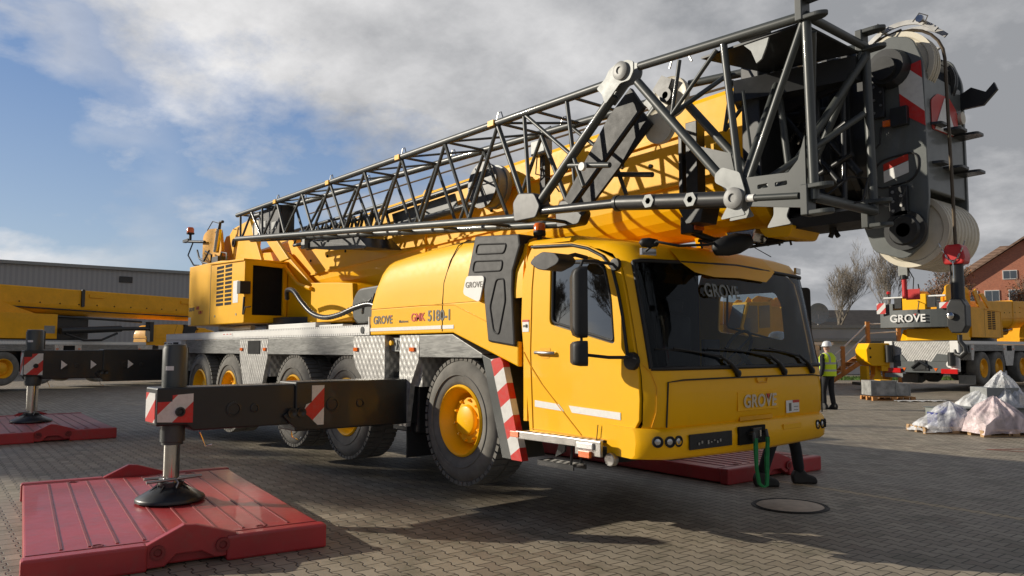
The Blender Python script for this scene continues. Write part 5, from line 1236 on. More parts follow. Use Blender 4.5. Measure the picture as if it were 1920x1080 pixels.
steel_mat('red ribbed steel mat in the left foreground under the nearest outrigger jack', -1.23, -2.62, R(-7.5), 3.68, 2.14)
steel_mat('distant red ribbed steel mat under the rear outrigger at left edge', -11.1, -2.10, R(-3), 4.3, 2.05)
steel_mat('red ribbed steel mat behind the cab, partly hidden below the front bumper', -1.1, 4.30, R(-3), 4.7, 2.0)

# ---------------------------------------------------------------- hook, switch, sling
hk = thing('hook_block', 'black hook weight with red cap and steel chain hanging from the boom head', 'crane hook', (4.57, 1.06, 1.62))
m = MB(); m.prism(rounded([(-.066, .60), (.066, .60), (.075, .66), (.05, .74), (-.05, .74), (-.075, .66)], .02), 'y', -.06, .06); m.build('red_cap', RED, hk, .012)
m = MB(); m.lathe([(.0, .62), (.042, .61), (.044, .36), (.048, .34), (.048, .30)], (0, 0, 0), 'z', 24); m.build('hook_weight', BLK, hk)
m = MB(); m.prism([(-.035, .36), (.035, .36), (.062, .31), (.062, .17), (.035, .12), (-.035, .12), (-.062, .17), (-.062, .31)], 'y', -.05, .05); m.build('hook_body', BLK, hk, .008)
m = MB(); m.lathe([(.025, -.05), (.025, -.075), (.018, -.08), (0, -.08)], (-.03, 0, .24), 'y', 18); m.build('swivel_pin', CHR, hk)
m = MB(); m.tube([(.0, 0, .10), (.0, 0, .02), (.05, 0, -.04), (.06, 0, -.10), (.0, 0, -.15), (-.06, 0, -.12), (-.065, 0, -.07)], [.03, .03, .032, .036, .036, .026, .012], 12); m.v = [(a*.55, b*.55, .12+(c-.12)*.6) for a, b, c in m.v]; m.build('hook', BLK, hk)
m = MB()
for k in range(9):
    t = k/8; x = -.08+.16*t; z = .74-.10*math.sin(math.pi*t)*1.2
    a = math.atan2(-.38*math.cos(math.pi*t), .16)
    ring = [Vector((x+.016*math.cos(q)*math.cos(a), -.066+(.008*math.sin(q) if k % 2 else 0), z+.016*math.cos(q)*math.sin(a)+(0 if k % 2 else .009*math.sin(q)))) for q in [2*math.pi*i/8 for i in range(9)]]
    m.tube(ring, .0035, 5)
m.tube([(0, -.066, .62), (0, -.066, .5)], .004, 5)
m.build('chain', CHR, hk)
sw = thing('limit_switch_weight', 'small grey limit switch bracket with red flag hanging under the boom head', 'limit switch', (4.13, 1.25, 2.06))
m = MB(); m.box(-.035, .035, -.02, .02, .12, .26); m.build('bracket', GRYL, sw, .004)
m = MB(); m.tube([(0, 0, .13), (0, 0, .10)], .03, 12); m.tube([(.02, 0, .2), (.07, 0, .1), (.05, .02, -.02), (-.0, .02, -.03)], .004, 5); m.build('switch_stem', BLK, sw)
m = MB(); m.tube([(0, 0, .10), (0, 0, -.05)], .018, 12); m.box(.01, .11, -.003, .003, -.06, .02); m.build('red_flag', RED, sw)
sl = thing('lifting_sling', 'green webbing sling hanging from the tow coupling of the yellow cab', 'sling', (2.88, 1.24, .3))
m = MB()
L_ = [(.01, -.09, .56), (.015, -.10, .45), (.01, -.09, .2), (.015, -.06, .02), (.02, -.01, -.03), (.02, .04, -.01), (.015, .06, .1), (.01, .07, .3), (.01, .09, .5), (.01, .09, .56)]
vs = []
for i, q in enumerate(L_):
    q = Vector((q[0], q[1], .56-(.56-q[2])*.72)); w = .022+.006*math.sin(i*2); vs.append([(q.x-.006, q.y-w, q.z), (q.x+.008, q.y, q.z-.004), (q.x-.006, q.y+w, q.z)])
m.grid(vs); m.grid([[(a-.012, b, c) for a, b, c in r] for r in vs]); m.build('webbing', GREEN, sl, solid=.004)

# ---------------------------------------------------------------- people
def skin_obj(name, joints, bones, m, parent, sub=1):
    me = bpy.data.meshes.new(name); names = list(joints)
    me.from_pydata([joints[n][0] for n in names], [(names.index(a), names.index(b)) for a, b in bones], [])
    o = bpy.data.objects.new(name, me); col.objects.link(o); me.materials.append(m)
    sk = o.modifiers.new('skin', 'SKIN'); sk.use_smooth_shade = True
    if not me.skin_vertices: 
        bpy.context.view_layer.update()
    for i, n in enumerate(names):
        r_ = joints[n][1]; r_ = (r_, r_) if not isinstance(r_, tuple) else r_
        me.skin_vertices[0].data[i].radius = r_
        me.skin_vertices[0].data[i].use_root = (i == 0)
    if sub:
        s = o.modifiers.new('s', 'SUBSURF'); s.levels = sub; s.render_levels = sub
    o.parent = parent; return o
def person(label, loc, rz, vest, stride=.16, head_turn=0):
    p = thing('person', label, 'person', loc, rz)
    # faces +x; feet on z=0
    S = stride
    J = {
     'pelvis': ((0, 0, .98), .14), 'spine': ((0, 0, 1.18), .135), 'chest': ((.0, 0, 1.38), .15), 'neck': ((.01, 0, 1.52), .055), 'skull': ((.02, 0, 1.62), .085), 'crown': ((.01, 0, 1.73), .085),
     'jaw': ((.065, 0, 1.585), .045), 'nose': ((.122, 0, 1.635), .014),
    }
    Bn = [('pelvis', 'spine'), ('spine', 'chest'), ('chest', 'neck'), ('neck', 'skull'), ('skull', 'crown'), ('skull', 'jaw'), ('skull', 'nose')]
    C = {'pelvis': ((0, 0, .98), .15), 'spine': ((0, 0, 1.18), .145), 'chest': ((.0, 0, 1.38), .16), 'collar': ((.01, 0, 1.50), .07)}
    CB = [('pelvis', 'spine'), ('spine', 'chest'), ('chest', 'collar')]
    for s, nm in ((1, 'l'), (-1, 'r')):
        f = S*s
        hip, knee, ank = (0, .09*s, .90), (f*.65+.04, .10*s, .50), (f, .10*s, .11)
        toe = (f+.15, .115*s, .045)
        J[nm+'hip'] = (hip, .09); J[nm+'knee'] = (knee, .055); J[nm+'ank'] = (ank, .042); J[nm+'toe'] = (toe, .035)
        Bn += [('pelvis', nm+'hip'), (nm+'hip', nm+'knee'), (nm+'knee', nm+'ank'), (nm+'ank', nm+'toe')]
        C[nm+'hip'] = (hip, .105); C[nm+'knee'] = (knee, .075); C[nm+'ank'] = (ank, .070)
        CB += [('pelvis', nm+'hip'), (nm+'hip', nm+'knee'), (nm+'knee', nm+'ank')]
        sh, el, wr = (0, .215*s, 1.43), (-.04-f*.5, .295*s, 1.14), (.05-f*1.0, .305*s, .89)
        J[nm+'sh'] = (sh, .055); J[nm+'el'] = (el, .042); J[nm+'wr'] = (wr, .027)
        C[nm+'sh'] = (sh, .085); C[nm+'el'] = (el, .070); C[nm+'wr'] = (wr, .056)
        Bn += [('chest', nm+'sh'), (nm+'sh', nm+'el'), (nm+'el', nm+'wr')]; CB += [('chest', nm+'sh'), (nm+'sh', nm+'el'), (nm+'el', nm+'wr')]
        d = (Vector(wr)-Vector(el)).normalized(); pm = Vector(wr)+d*.07
        J[nm+'palm'] = (tuple(pm), (.036, .022)); Bn.append((nm+'wr', nm+'palm'))
        for k, (off, ln) in enumerate(((-.03, .075), (-.01, .088), (.01, .082), (.03, .066))):
            a = pm+Vector((off, 0, 0))+d*.035; b = a+d*ln*.5+Vector((.004, -.008*s, 0)); c = b+d*ln*.45+Vector((.004, -.02*s, 0))
            J[nm+'f%da' % k] = (tuple(a), .0095); J[nm+'f%db' % k] = (tuple(b), .0085); J[nm+'f%dc' % k] = (tuple(c), .007)
            Bn += [(nm+'palm', nm+'f%da' % k), (nm+'f%da' % k, nm+'f%db' % k), (nm+'f%db' % k, nm+'f%dc' % k)]
        th = pm+Vector((.04, -.01*s, .01)); th2 = th+d*.04+Vector((.012, -.012*s, 0))
        J[nm+'th'] = (tuple(th), .012); J[nm+'th2'] = (tuple(th2), .009); Bn += [(nm+'palm', nm+'th'), (nm+'th', nm+'th2')]
        b = MB(); bx = [(f-.09, .03), (f-.10, .10), (f-.06, .17), (f+.05, .17), (f+.08, .12), (f+.18, .085), (f+.205, .045), (f+.20, .0), (f-.08, .0)]
        b.prism(bx, 'y', .11*s-.05, .11*s+.05); b.build('boot', SHOE, p, .022)
    skin_obj('body', J, Bn, SKIN, p); skin_obj('work_clothes', C, CB, CLOTH, p)
    eye = MB()
    for s in (-1, 1): eye.lathe([(0, -.006), (.009, 0), (0, .006)], (.104, .033*s, 1.655), 'x', 8)
    eye.build('eyes', BLKM, p)
    ear = MB()
    for s in (-1, 1): ear.lathe([(0, -.012), (.022, -.006), (.024, .0), (0, .01)], (.01, .093*s, 1.635), 'y', 10)
    ear.build('ears', SKIN, p)
    if vest:
        v = MB(); rows = []
        for z, rx, ry in ((.90, .20, .235), (1.0, .20, .235), (1.15, .195, .235), (1.30, .20, .25), (1.40, .195, .26), (1.47, .15, .22), (1.53, .085, .11)):
            rows.append([(rx*math.cos(a)*1.0, ry*math.sin(a), z) for a in [2*math.pi*k/28 for k in range(29)]])
        v.grid(rows); v.build('vest', VEST, p)
    h = MB(); h.lathe([(.135, 1.70), (.128, 1.715), (.122, 1.76), (.10, 1.81), (.06, 1.838), (0, 1.845)], (.01, 0, 0), 'z', 24, cap=False); h.lathe([(.12, 1.70), (.15, 1.695), (.12, 1.715)], (.03, 0, 0), 'z', 24, cap=False)
    h.lathe([(.10, 1.62), (.102, 1.70)], (.0, 0, 0), 'z', 20, cap=False, a0=R(110), a1=R(250)) if not vest else None
    h.build('helmet', HELM, p)
    return p
yaw_cam = math.atan2(.6423, -.7664)   # direction the camera looks
person('person walking away in a yellow high visibility vest and white helmet', (-3.85, 15.2, 0), yaw_cam+R(28), True, .07)
person('person in dark trousers and boots standing behind the cab beside the red mat', (1.56, 3.72, 0), R(48), False, .26)

# ---------------------------------------------------------------- ground
g = MB(); g.box(-160, 120, -60, 220, -.3, 0); struct(g.build('pavement', PAVE))
g = MB(); n_ = 40
g.add([(500*math.cos(2*math.pi*k/n_), 500*math.sin(2*math.pi*k/n_), -.32) for k in range(n_)], [tuple(range(n_))]); struct(g.build('ground', mat('distant_earth', (.06, .065, .05), .9)))
mh = thing('manhole_cover', 'round concrete filled manhole cover set in the pavers before the cab', 'manhole cover', (2.30, 2.65, 0))
m = MB(); m.lathe([(0, .009), (.33, .009), (.338, .004)], (0, 0, 0), 'z', 40, cap=False); m.build('concrete_lid', mat('manhole_concrete', (.58, .47, .36), .8, 0, 0, .2, 9, .4, 60), mh)
m = MB(); m.lathe([(.335, .004), (.338, .012), (.348, .012), (.352, .005), (.362, .005), (.366, .010), (.380, .010), (.388, .002)], (0, 0, 0), 'z', 44, cap=False); m.build('iron_ring', mat('cast_iron', (.03, .026, .022), .6, .5), mh)
pl = MB()
def gline(a, b, w, z=.004):
    a = Vector(a+(z,)); b = Vector(b+(z,)); d = (b-a).normalized(); q = Vector((-d.y, d.x, 0))*w/2
    pl.add([a-q, b-q, b+q, a+q], [(0, 1, 2, 3)])
gline((1.95, 9.2), (2.9, 10.6), .05); gline((1.95, 9.2), (4.6, 9.9), .05, .005); gline((-1.2, 16.0), (3.5, 18.6), .10, .006)
struct(pl.build('painted_line', mat('faded_red_line', (.30, .09, .06), .8)))

# ---------------------------------------------------------------- clutter on the right
def pallet(p, L=1.2, W=.8, m=WOOD):
    b = MB()
    for y in (-W/2+.05, 0, W/2-.05): b.box(-L/2, L/2, y-.05, y+.05, .0, .02)
    for x in (-L/2+.07, 0, L/2-.07):
        for y in (-W/2+.05, 0, W/2-.05): b.box(x-.07, x+.07, y-.05, y+.05, .02, .10)
    for k in range(5): y = -W/2+.07+(W-.14)*k/4; b.box(-L/2, L/2, y-.055, y+.055, .10, .122)
    return b.build('pallet', m, p, .003)
def shroud(p, L, W, peaks, m, seed, base=.0, rim=.10):
    """film draped over goods: tent-like height field with folds running down from each peak"""
    rnd = random.Random(seed); n = 70; rows = []
    ph = [rnd.uniform(0, 6.3) for _ in range(12)]
    for i in range(n+1):
        r_ = []
        for j in range(n+1):
            u, v = 2*i/n-1, 2*j/n-1; x, y = u*L/2, v*W/2
            e = max(abs(u), abs(v)); z = rim
            for k, (px, py, h, w) in enumerate(peaks):
                dx, dy = x-px, (y-py)*1.1; d = math.hypot(dx, dy); t = min(1., d/w); a = math.atan2(dy, dx)
                prof = .80*(1-t)**1.25+.20*math.cos(math.pi/2*t)
                fold = (.045*math.sin(7*a+ph[k])+.028*abs(math.sin(9*a+ph[k+3]+2*t))+.015*math.sin(23*a+ph[k+5]+5*t))*math.sin(math.pi*min(1, t*1.2+.05))
                z = max(z, rim+(h-rim)*prof*(1+.25*fold)+fold*h*.9)
            z += .010*math.sin(17*x+ph[8]+2*math.sin(11*y))+.008*math.sin(23*y+ph[9]+2*math.sin(9*x))
            if e > .86: z = max(base+.03+.02*math.sin(14*(x+y)), z*(1-(e-.86)/.14*.75)); x += .05*math.sin(9*y+ph[4])*(e-.86)/.14; y += .06*math.sin(8*x+ph[5])*(e-.86)/.14
            r_.append((x, y, z))
        rows.append(r_)
    b = MB(); b.grid(rows); return b.build('plastic_wrap', m, p)
def goods(p, boxes, m=None):
    b = MB()
    for q in boxes: b.box(*q)
    b.build('wrapped_parts', m or GRYL, p, .01)
rot = yaw_cam-math.pi/2
x, y = .45, 11.55
p = thing('wrapped_pallet', 'low clear wrapped pallet with blue marked sheets at the left of the group', 'wrapped pallet', (x, y, 0), rot-.05, 'film wrapped pallets on the yard'); pallet(p, 1.15)
goods(p, [(-.25, .15, -.2, .2, .12, .38), (.0, .3, -.1, .25, .12, .48)], mat('blue_parts', (.04, .05, .22), .5)); shroud(p, 1.2, .9, [(.10, 0, .60, .75), (-.1, -.1, .40, .6)], FILM, 3)
x, y = R2(6.58*1.36, 14.0)
p = thing('wrapped_pallet', 'tall pink tinted wrapped pallet with pointed top nearest the tyre', 'wrapped pallet', (1.32, 11.85, 0), rot+.1, 'film wrapped pallets on the yard'); pallet(p, 1.3)
goods(p, [(-.3, .1, -.2, .2, .12, .4), (-.1, .25, -.15, .2, .12, .5), (.2, .5, -.2, .1, .12, .35)]); shroud(p, 1.4, .95, [(-.12, 0, .74, .85), (.30, .05, .48, .6)], FILMP, 5)
p = thing('wrapped_pallet', 'tallest silvery wrapped pallet standing behind the pink one', 'wrapped pallet', (.55, 14.1, 0), rot, 'film wrapped pallets on the yard'); pallet(p, 1.4)
goods(p, [(-.4, .3, -.3, .3, .12, .8), (-.05, .25, -.2, .2, .12, .85)]); shroud(p, 1.7, 1.0, [(-.25, 0, .80, 1.1), (.12, 0, 1.17, .85)], FILM, 9)
p = thing('wrapped_pallet', 'rounded silver wrapped pallet cut by the right edge of the photo', 'wrapped pallet', (1.75, 15.0, 0), rot, 'film wrapped pallets on the yard'); pallet(p, 1.2)
goods(p, [(-.4, .3, -.3, .3, .12, .7)], RED); shroud(p, 1.5, 1.0, [(-.1, 0, .98, 1.0), (.2, 0, .9, .9)], FILM, 12)
# grey steel box
sb = thing('steel_box', 'long flat grey steel box lying behind the wrapped pallets', 'steel box', (.30, 14.15, 0), rot+R(6))
m = MB(); m.box(-1.55, 2.2, -.9, -.2, .02, .38); m.build('box_body', mat('grey_green_steel', (.20, .22, .21), .6, 0, 0, .12), sb, .01)
m = MB(); m.box(-1.58, 2.23, -.93, -.17, .382, .40); m.build('lid', CWG, sb, .005)
# spare tyre lying/standing at right
ty = thing('spare_tyre', 'large black treaded tyre standing at the right edge behind the pink pallet', 'tyre', (2.05, 12.9, 0), rot+R(8))
m = MB(); m.lathe([(.30, -.18), (.50, -.22), (.60, -.19), (.63, -.12), (.63, .12), (.60, .19), (.50, .22), (.30, .18)], (0, 0, .36), 'x', 48, cap=False)
for k in range(40):
    a = 2*math.pi*k/40
    for s in (-1, 1):
        M = Matrix.Translation((0, 0, .36)) @ Matrix.Rotation(a+(.08 if s > 0 else 0), 4, 'X') @ Matrix.Rotation(s*.35, 4, 'Z')
        m.box(s*.10-.085, s*.10+.085, -.030, .030, .615, .648, M)
m.v = [(x_*1.0, y_*.55, z_*.62+.14) if False else (x_, y_*.57, .36+(z_-.36)*.55) for x_, y_, z_ in m.v]
m.v = [(x_*1.6, y_, z_) for x_, y_, z_ in m.v]
m.build('tread', RUBD, ty)
# metal crate on pallet
cp = thing('metal_crate', 'grey galvanised metal crate standing on a wooden pallet', 'crate', (-4.65, 20.35, 0), rot)
m = MB(); m.box(-.62, .18, -.35, .35, .155, .62); m.box(.18, .60, -.35, .35, .155, .54); m.build('crate_body', CONC, cp, .01)
m = MB()
for xx in (-.62, .17, .59): m.box(xx-.015, xx+.025, -.365, -.35, .15, .625 if xx < .5 else .54)
m.box(-.63, .61, -.365, -.35, .15, .175); m.build('corner_strips', GRYL, cp)
m = MB(); m.box(-.25, .1, -.2, .2, .622, .64); m.build('yellow_sheet', YEL, cp)
pallet_ = thing('wooden_pallet', 'light wooden pallet underneath the grey metal crate', 'pallet', (-4.60, 20.35, 0), rot); b_ = pallet(pallet_, 1.35, .9, WOODO)
ps = thing('plastic_sheet', 'white crumpled plastic sheet on the ground beside the metal crate', 'plastic sheet', (-3.6, 20.2, .0), rot)
rows = [[(-.7+1.5*i/12, -.15+.3*j/5, .015+.03*abs(math.sin(i*2.1+j))) for j in range(6)] for i in range(13)]
m = MB(); m.grid(rows); m.build('sheet', STICK, ps)
# yellow machine part on a dolly
x, y = R2(14.6, 31.0)
yb = thing('counterweight_block', 'yellow counterweight block on a stand left of the parked crane', 'counterweight', (x, y, 0), rot)
m = MB(); m.prism([(-.55, 1.15), (-.35, .95), (.55, .95), (.55, 1.85), (-.45, 1.85), (-.58, 1.6)], 'y', -.5, .5); m.build('block', YEL, yb, .03)
m = MB(); m.box(-.50, -.38, -.3, .3, .3, .95); m.box(.40, .52, -.3, .3, .3, .95); m.prism([(-.3, .3), (.3, .3), (.12, .6), (.1, .95), (-.1, .95), (-.12, .6)], 'y', -.2, .2); m.box(.0, .55, -.5, .5, .75, .95); m.build('stand', YEL, yb, .015)
m = MB(); m.box(-.75, .8, -.5, .5, .18, .30)
for xx in (-.6, -.1, .3, .65): m.lathe([(.09, -.5), (.09, -.44), (0, -.44)], (xx, 0, .09), 'y', 14)
m.build('dolly', BLK, yb, .01)
hl = MB()
for q in ((-.42, 1.65), (-.42, 1.3), (.3, 1.7)): hl.lathe([(.04, -.505), (.04, -.51), (0, -.51)], (q[0], 0, q[1]), 'y', 12)
hl.build('bolt_holes', HOLE, yb)
# timber stair
x, y = R2(16.2, 36.5)
st = thing('timber_stair', 'orange timber stair with white rope rails beside the low building', 'stairs', (x, y, 0), rot)
m = MB()
for s in (-.5, .5):
    m.add([(-1.6, s-.04, 0), (-1.3, s-.04, 0), (1.1, s-.04, 1.55), (1.1, s-.04, 1.75), (.95, s-.04, 1.75)]+[(-1.6, s+.04, 0), (-1.3, s+.04, 0), (1.1, s+.04, 1.55), (1.1, s+.04, 1.75), (.95, s+.04, 1.75)], [(0,1,2,3,4), (9,8,7,6,5), (0,5,6,1), (1,6,7,2), (2,7,8,3), (3,8,9,4), (4,9,5,0)])
m.build('stringers', WOODO, st)
m = MB()
for k in range(8): m.box(-1.45+k*.31, -1.15+k*.31, -.5, .5, .17+k*.2, .21+k*.2)
m.box(1.0, 2.0, -.5, .5, 1.68, 1.75); m.build('treads', WOODO, st)
m = MB()
for xx, z0, z1 in ((-.75, .4, 1.75), (.45, 1.2, 2.9), (1.9, 0, 2.9)): m.box(xx-.09, xx+.09, -.55, -.42, z0, z1); 
m.box(1.8, 1.9, .4, .5, 0, 1.7); m.build('posts', WOODO, st, .01)
m = MB()
for dz in (0, -.45): m.tube([(-1.6, -.5, .95+dz*.6), (-.75, -.5, 1.65+dz), (.45, -.5, 2.8+dz), (1.9, -.5, 2.8+dz*.8)], .035, 6)
m.build('rope_rails', WHT, st)

# ---------------------------------------------------------------- buildings
# grey hall on the left, wall along Y at x=-55
hall = thing('metal_hall', 'long grey corrugated metal hall behind the parked crane on the left', 'hall', (-55, 8, 0))
m = MB(); m.box(-30, 0, -45, 42, 0, 7.4); m.build('wall', CORR, hall)
m = MB(); m.box(-30.2, .25, -45.2, 42.2, 7.4, 7.62); m.build('roof_edge', GRYL, hall)
m = MB(); m.box(.0, .08, 1.2, 2.1, 6.5, 6.95); m.build('vent_box', BLK, hall, .02)
m = MB()
for yy in (-20, -4, 22): m.box(.0, .1, yy, yy+5, 0, 4.6)
m.build('roller_door', FASC, hall)
# low flat building
x, y = R2(22.5, 50)
lb = thing('low_building', 'long low grey building with flat roof edge behind the yellow vest worker', 'building', (x, y, 0), rot)
m = MB(); m.box(-30, 26, 0, 9, 0, 2.2); m.build('wall', FLAN, lb)
m = MB(); m.box(-30.4, 26.4, -.6, 9.2, 2.2, 2.95); m.build('fascia', FASC, lb)
m = MB(); m.box(-30.5, 26.5, -.72, 9.4, 2.95, 3.15); m.build('roof_edge', GRYL, lb)
m = MB(); m.box(-30.5, 26.5, -.66, -.6, 2.12, 2.3); m.build('lower_trim', GRYL, lb)
for xx in (-21, -16, -11, -5, .5, 5): 
    w = MB(); w.box(xx, xx+2.0, -.06, .02, .1, 2.1); wo = w.build('door', WGL2, lb); w = MB(); w.box(xx+.95, xx+1.05, -.09, -.06, .1, 2.1); w.build('door_frame', FLAN, wo)
x, y = R2(22.5, 64)
l2 = thing('pitched_roof_building', 'dark tiled pitched roof rising behind the low grey building', 'building', (x, y, 0), rot)
m = MB(); m.box(-12, 14, 0, 10, 0, 3.2); m.build('wall', FLAN, l2)
m = MB(); m.add([(-13, -.8, 3.0), (15, -.8, 3.0), (15, 5, 5.1), (-11, 5, 5.1), (15, 10.8, 3.0), (-13, 10.8, 3.0)], [(0,1,2,3), (3,2,4,5), (0,3,5), (1,4,2)]); m.build('roof', ROOFD, l2)
for xx, zz in ((2.4, 3.9), (4.0, 3.9)):
    m = MB(); m.box(xx, xx+1.4, .9, 1.0, zz, zz+.35); m.build('roof_window', GRYL, l2)
# brick house
x, y = R2(47.0, 70)
bh = thing('brick_house', 'orange red brick house with steep tiled gable roof at right edge', 'house', (x, y, 0), rot-R(30))
GW = 6.2
m = MB(); m.prism([(-GW, 0), (GW, 0), (GW, 7.4), (0, 11.6), (-GW, 7.4)], 'y', 0, 3); m.box(-GW+1.2, 14, 3, 12, 0, 7.4); m.build('wall', BRICK, bh)
m = MB()
for s in (-1, 1):
    m.add([(0, -.5, 11.9), (s*(GW+.9), -.5, 7.0), (s*(GW+.9), 8, 7.0), (0, 8, 11.9), (0, -.5, 11.7), (s*(GW+.9), -.5, 6.8), (s*(GW+.9), 8, 6.8), (0, 8, 11.7)], [(0,1,2,3), (4,5,6,7), (0,4,5,1), (1,5,6,2), (2,6,7,3), (3,7,4,0)])
m.add([(-GW-2.2, 2.6, 6.9), (16, 2.6, 6.9), (16, 7.5, 12.0), (-1.5, 7.5, 12.0), (16, 13, 6.9), (-GW-2.2, 13, 6.9)], [(0,1,2,3), (3,2,4,5), (0,3,5)])
m.build('roof', TILE, bh)
for (xx, zz, w_, h_) in ((-1.7, 8.1, 1.0, .7), (.1, 8.1, 1.0, .7), (-4.9, 5.5, 1.05, 1.5), (-3.2, 5.5, 1.05, 1.5), (-1.3, 5.5, 1.05, 1.5), (.6, 5.5, 1.05, 1.5), (-4.2, 1.0, 1.05, 1.5), (-1.0, 1.0, 1.05, 1.5)):
    f = MB(); f.box(xx-.07, xx+w_+.07, -.06, .0, zz-.07, zz+h_+.07); wf = f.build('window', WHT, bh)
    g_ = MB(); g_.box(xx, xx+w_/2-.03, -.075, -.06, zz, zz+h_); g_.box(xx+w_/2+.03, xx+w_, -.075, -.06, zz, zz+h_); g_.build('pane', WGL2, wf)
# satellite dish
x, y = R2(20.2, 51)
sd_ = thing('satellite_dish', 'grey satellite dish on a mast above the low building roof', 'satellite dish', (x, y, 0), rot)
m = MB(); m.lathe([(0, .12), (.4, .08), (.7, -.0), (.68, -.02), (.4, .05), (0, .09)], (0, 0, 0), 'y', 28); m.v = [(a, b-.4, c+3.95) for a, b, c in m.v]; m.build('dish', GRYL, sd_)
m = MB(); m.tube([(0, -.3, 0), (0, -.3, 3.9)], .05, 8); m.build('mast', STL, sd_)
# grass strip
x, y = R2(17, 41)
gb = MB(); rr_ = random.Random(2)
for k in range(9000):
    px, py = rr_.uniform(-16, 16), rr_.uniform(-.9, 3.5); hgt = rr_.uniform(.05, .14); a = rr_.uniform(0, 6.3)
    gb.add([(px-.03*math.cos(a), py-.03*math.sin(a), 0), (px+.03*math.cos(a), py+.03*math.sin(a), 0), (px+rr_.uniform(-.03, .03), py, hgt)], [(0, 1, 2)])
gb.add([(-16, -1, .01), (16, -1, .01), (16, 3.6, .01), (-16, 3.6, .01)], [(0, 1, 2, 3)])
go = gb.build('grass', GRASS, recalc=False); go.location = (x, y, 0); go.rotation_euler = (0, 0, rot); go['kind'] = 'stuff'; go['label'] = 'strip of short green grass before the low building'; go['category'] = 'grass'

# ---------------------------------------------------------------- trees
def tree(label, loc, H, seed, spread=.5, levels=5, leaves=0, group=None, r0=None, first=.22, upright=.55, clear=.22, tw=.006, cat='tree'):
    rnd = random.Random(seed); p = thing('tree', label, cat, (loc[0], loc[1], 0), 0, group)
    tr = MB(); tips = []
    r0 = r0 or H*.017
    def branch(pos, d, L, r, lev, mb):
        n = 4 if lev < 2 else 3; pts = [pos]; rs = [r]; q = pos.copy(); dd = d.copy()
        for i in range(n):
            dd = (dd+Vector((rnd.gauss(0, .13), rnd.gauss(0, .13), rnd.gauss(.05, .08)))).normalized(); q = q+dd*L/n
            pts.append(q.copy()); rs.append(max(tw, r*(1-.5*(i+1)/n)))
        mb.tube(pts, rs, 6 if lev < 2 else 3, caps=False)
        if lev >= levels: tips.extend(pts[1:]); return
        k = (6 if lev == 0 else 4) if lev < levels-1 else 5
        for j in range(k):
            t = rnd.uniform(.35, 1) if j else 1.0
            i = min(n, max(1, int(round(t*n)))); base = pts[i]
            az = rnd.uniform(0, 6.28); sp = rnd.uniform(.4, 1.2)*spread
            side = Vector((math.cos(az), math.sin(az), 0)); nd = (dd*1.0+side*sp+Vector((0, 0, upright*.35))).normalized()
            branch(base, nd, L*rnd.uniform(.6, .8), rs[i]*.72, lev+1, mb)
    tb = MB(); tb.tube([(0, 0, 0), (.02, 0, H*clear)], [r0*1.2, r0], 8, caps=False); tb.build('trunk', BARK, p)
    branch(Vector((.02, 0, H*clear)), Vector((0, 0, 1)), H*first*1.25, r0, 0, tr)
    tr.build('crown', BARK, p, recalc=False)
    if leaves:
        lf = MB()
        for k in range(leaves):
            c = rnd.choice(tips)+Vector((rnd.gauss(0, .18), rnd.gauss(0, .18), rnd.gauss(0, .18))); s = rnd.uniform(.05, .10)
            a = Vector((rnd.gauss(0, 1), rnd.gauss(0, 1), rnd.gauss(0, 1))).normalized(); b = a.cross(Vector((0, 0, 1))).normalized()
            lf.add([c-a*s, c+b*s*.6, c+a*s, c-b*s*.6], [(0, 1, 2, 3)])
        lf.build('leaves', LEAF, p, recalc=False)
    return p
GT = 'bare trees behind the low building'
tree('broad bare tree directly behind the low building near the cab', R2(24.2, 58), 9.2, 3, .60, 5, group=GT, tw=.008, r0=.13, first=.25, clear=.12, upright=1.1)
tree('slender bare tree right of the broad one above the dark roof', R2(29.6, 62), 10.0, 8, .46, 5, group=GT, tw=.008, r0=.12, first=.25, clear=.15, upright=1.1)
tree('autumn tree with sparse rust leaves behind the parked crane', R2(34.5, 60), 8.8, 14, .62, 5, 6000, GT, tw=.013, r0=.15, clear=.15)
tree('autumn tree with rust leaves in front of the brick house', R2(39.5, 60), 7.6, 21, .68, 5, 7000, GT, tw=.013, r0=.15, clear=.12)
# trees across the yard behind the camera, reflected in the door window and windscreen
GB = 'bare trees across the yard'
for i, (r_, f_) in enumerate(((-1, -24), (-6, -27), (-11, -24), (-16, -26), (-21, -25), (4, -30), (10, -28))):
    x, y = R2(r_, f_)
tr0 = tree('bare tree across the yard, reflected in the cab door window', (-30, -44), 8.5, 31, .62, 5, group=GB, tw=.016, r0=.16)
for k, (tx, ty_, a, s) in enumerate(((-34, -42, 1, .95), (-38, -45, 2.1, 1.1), (-42, -41, 3.3, .9), (-26, -46, 4.2, 1.0), (-22, -48, 5.1, 1.05), (-47, -40, .6, .9), (-32, -46, 2.9, 1.2), (-18, -50, 3.9, 1.1))):
    c = copy_tree(tr0); c.location = (tx, ty_, 0); c.rotation_euler = (0, 0, a); c.scale = (s, s, s)

GS = 'unseen tall bare trees added to shade the yard'  # out-of-view trees added towards the sun to cast soft shade on the foreground
tr1 = tree('tall dense bare tree added unseen behind the camera to shade the foreground', (-38, -24), 19.0, 77, .5, 6, group=GS, tw=.035, r0=.3, cat='tree', clear=.12)
for k, (tx, ty_, a, s) in enumerate(((-43, -25, 1.3, .95), (-48, -24, 2.6, .95), (-52.5, -25, 4.0, .98))):
    c = copy_tree(tr1); c.location = (tx, ty_, 0); c.rotation_euler = (0, 0, a); c.scale = (s, s, s)

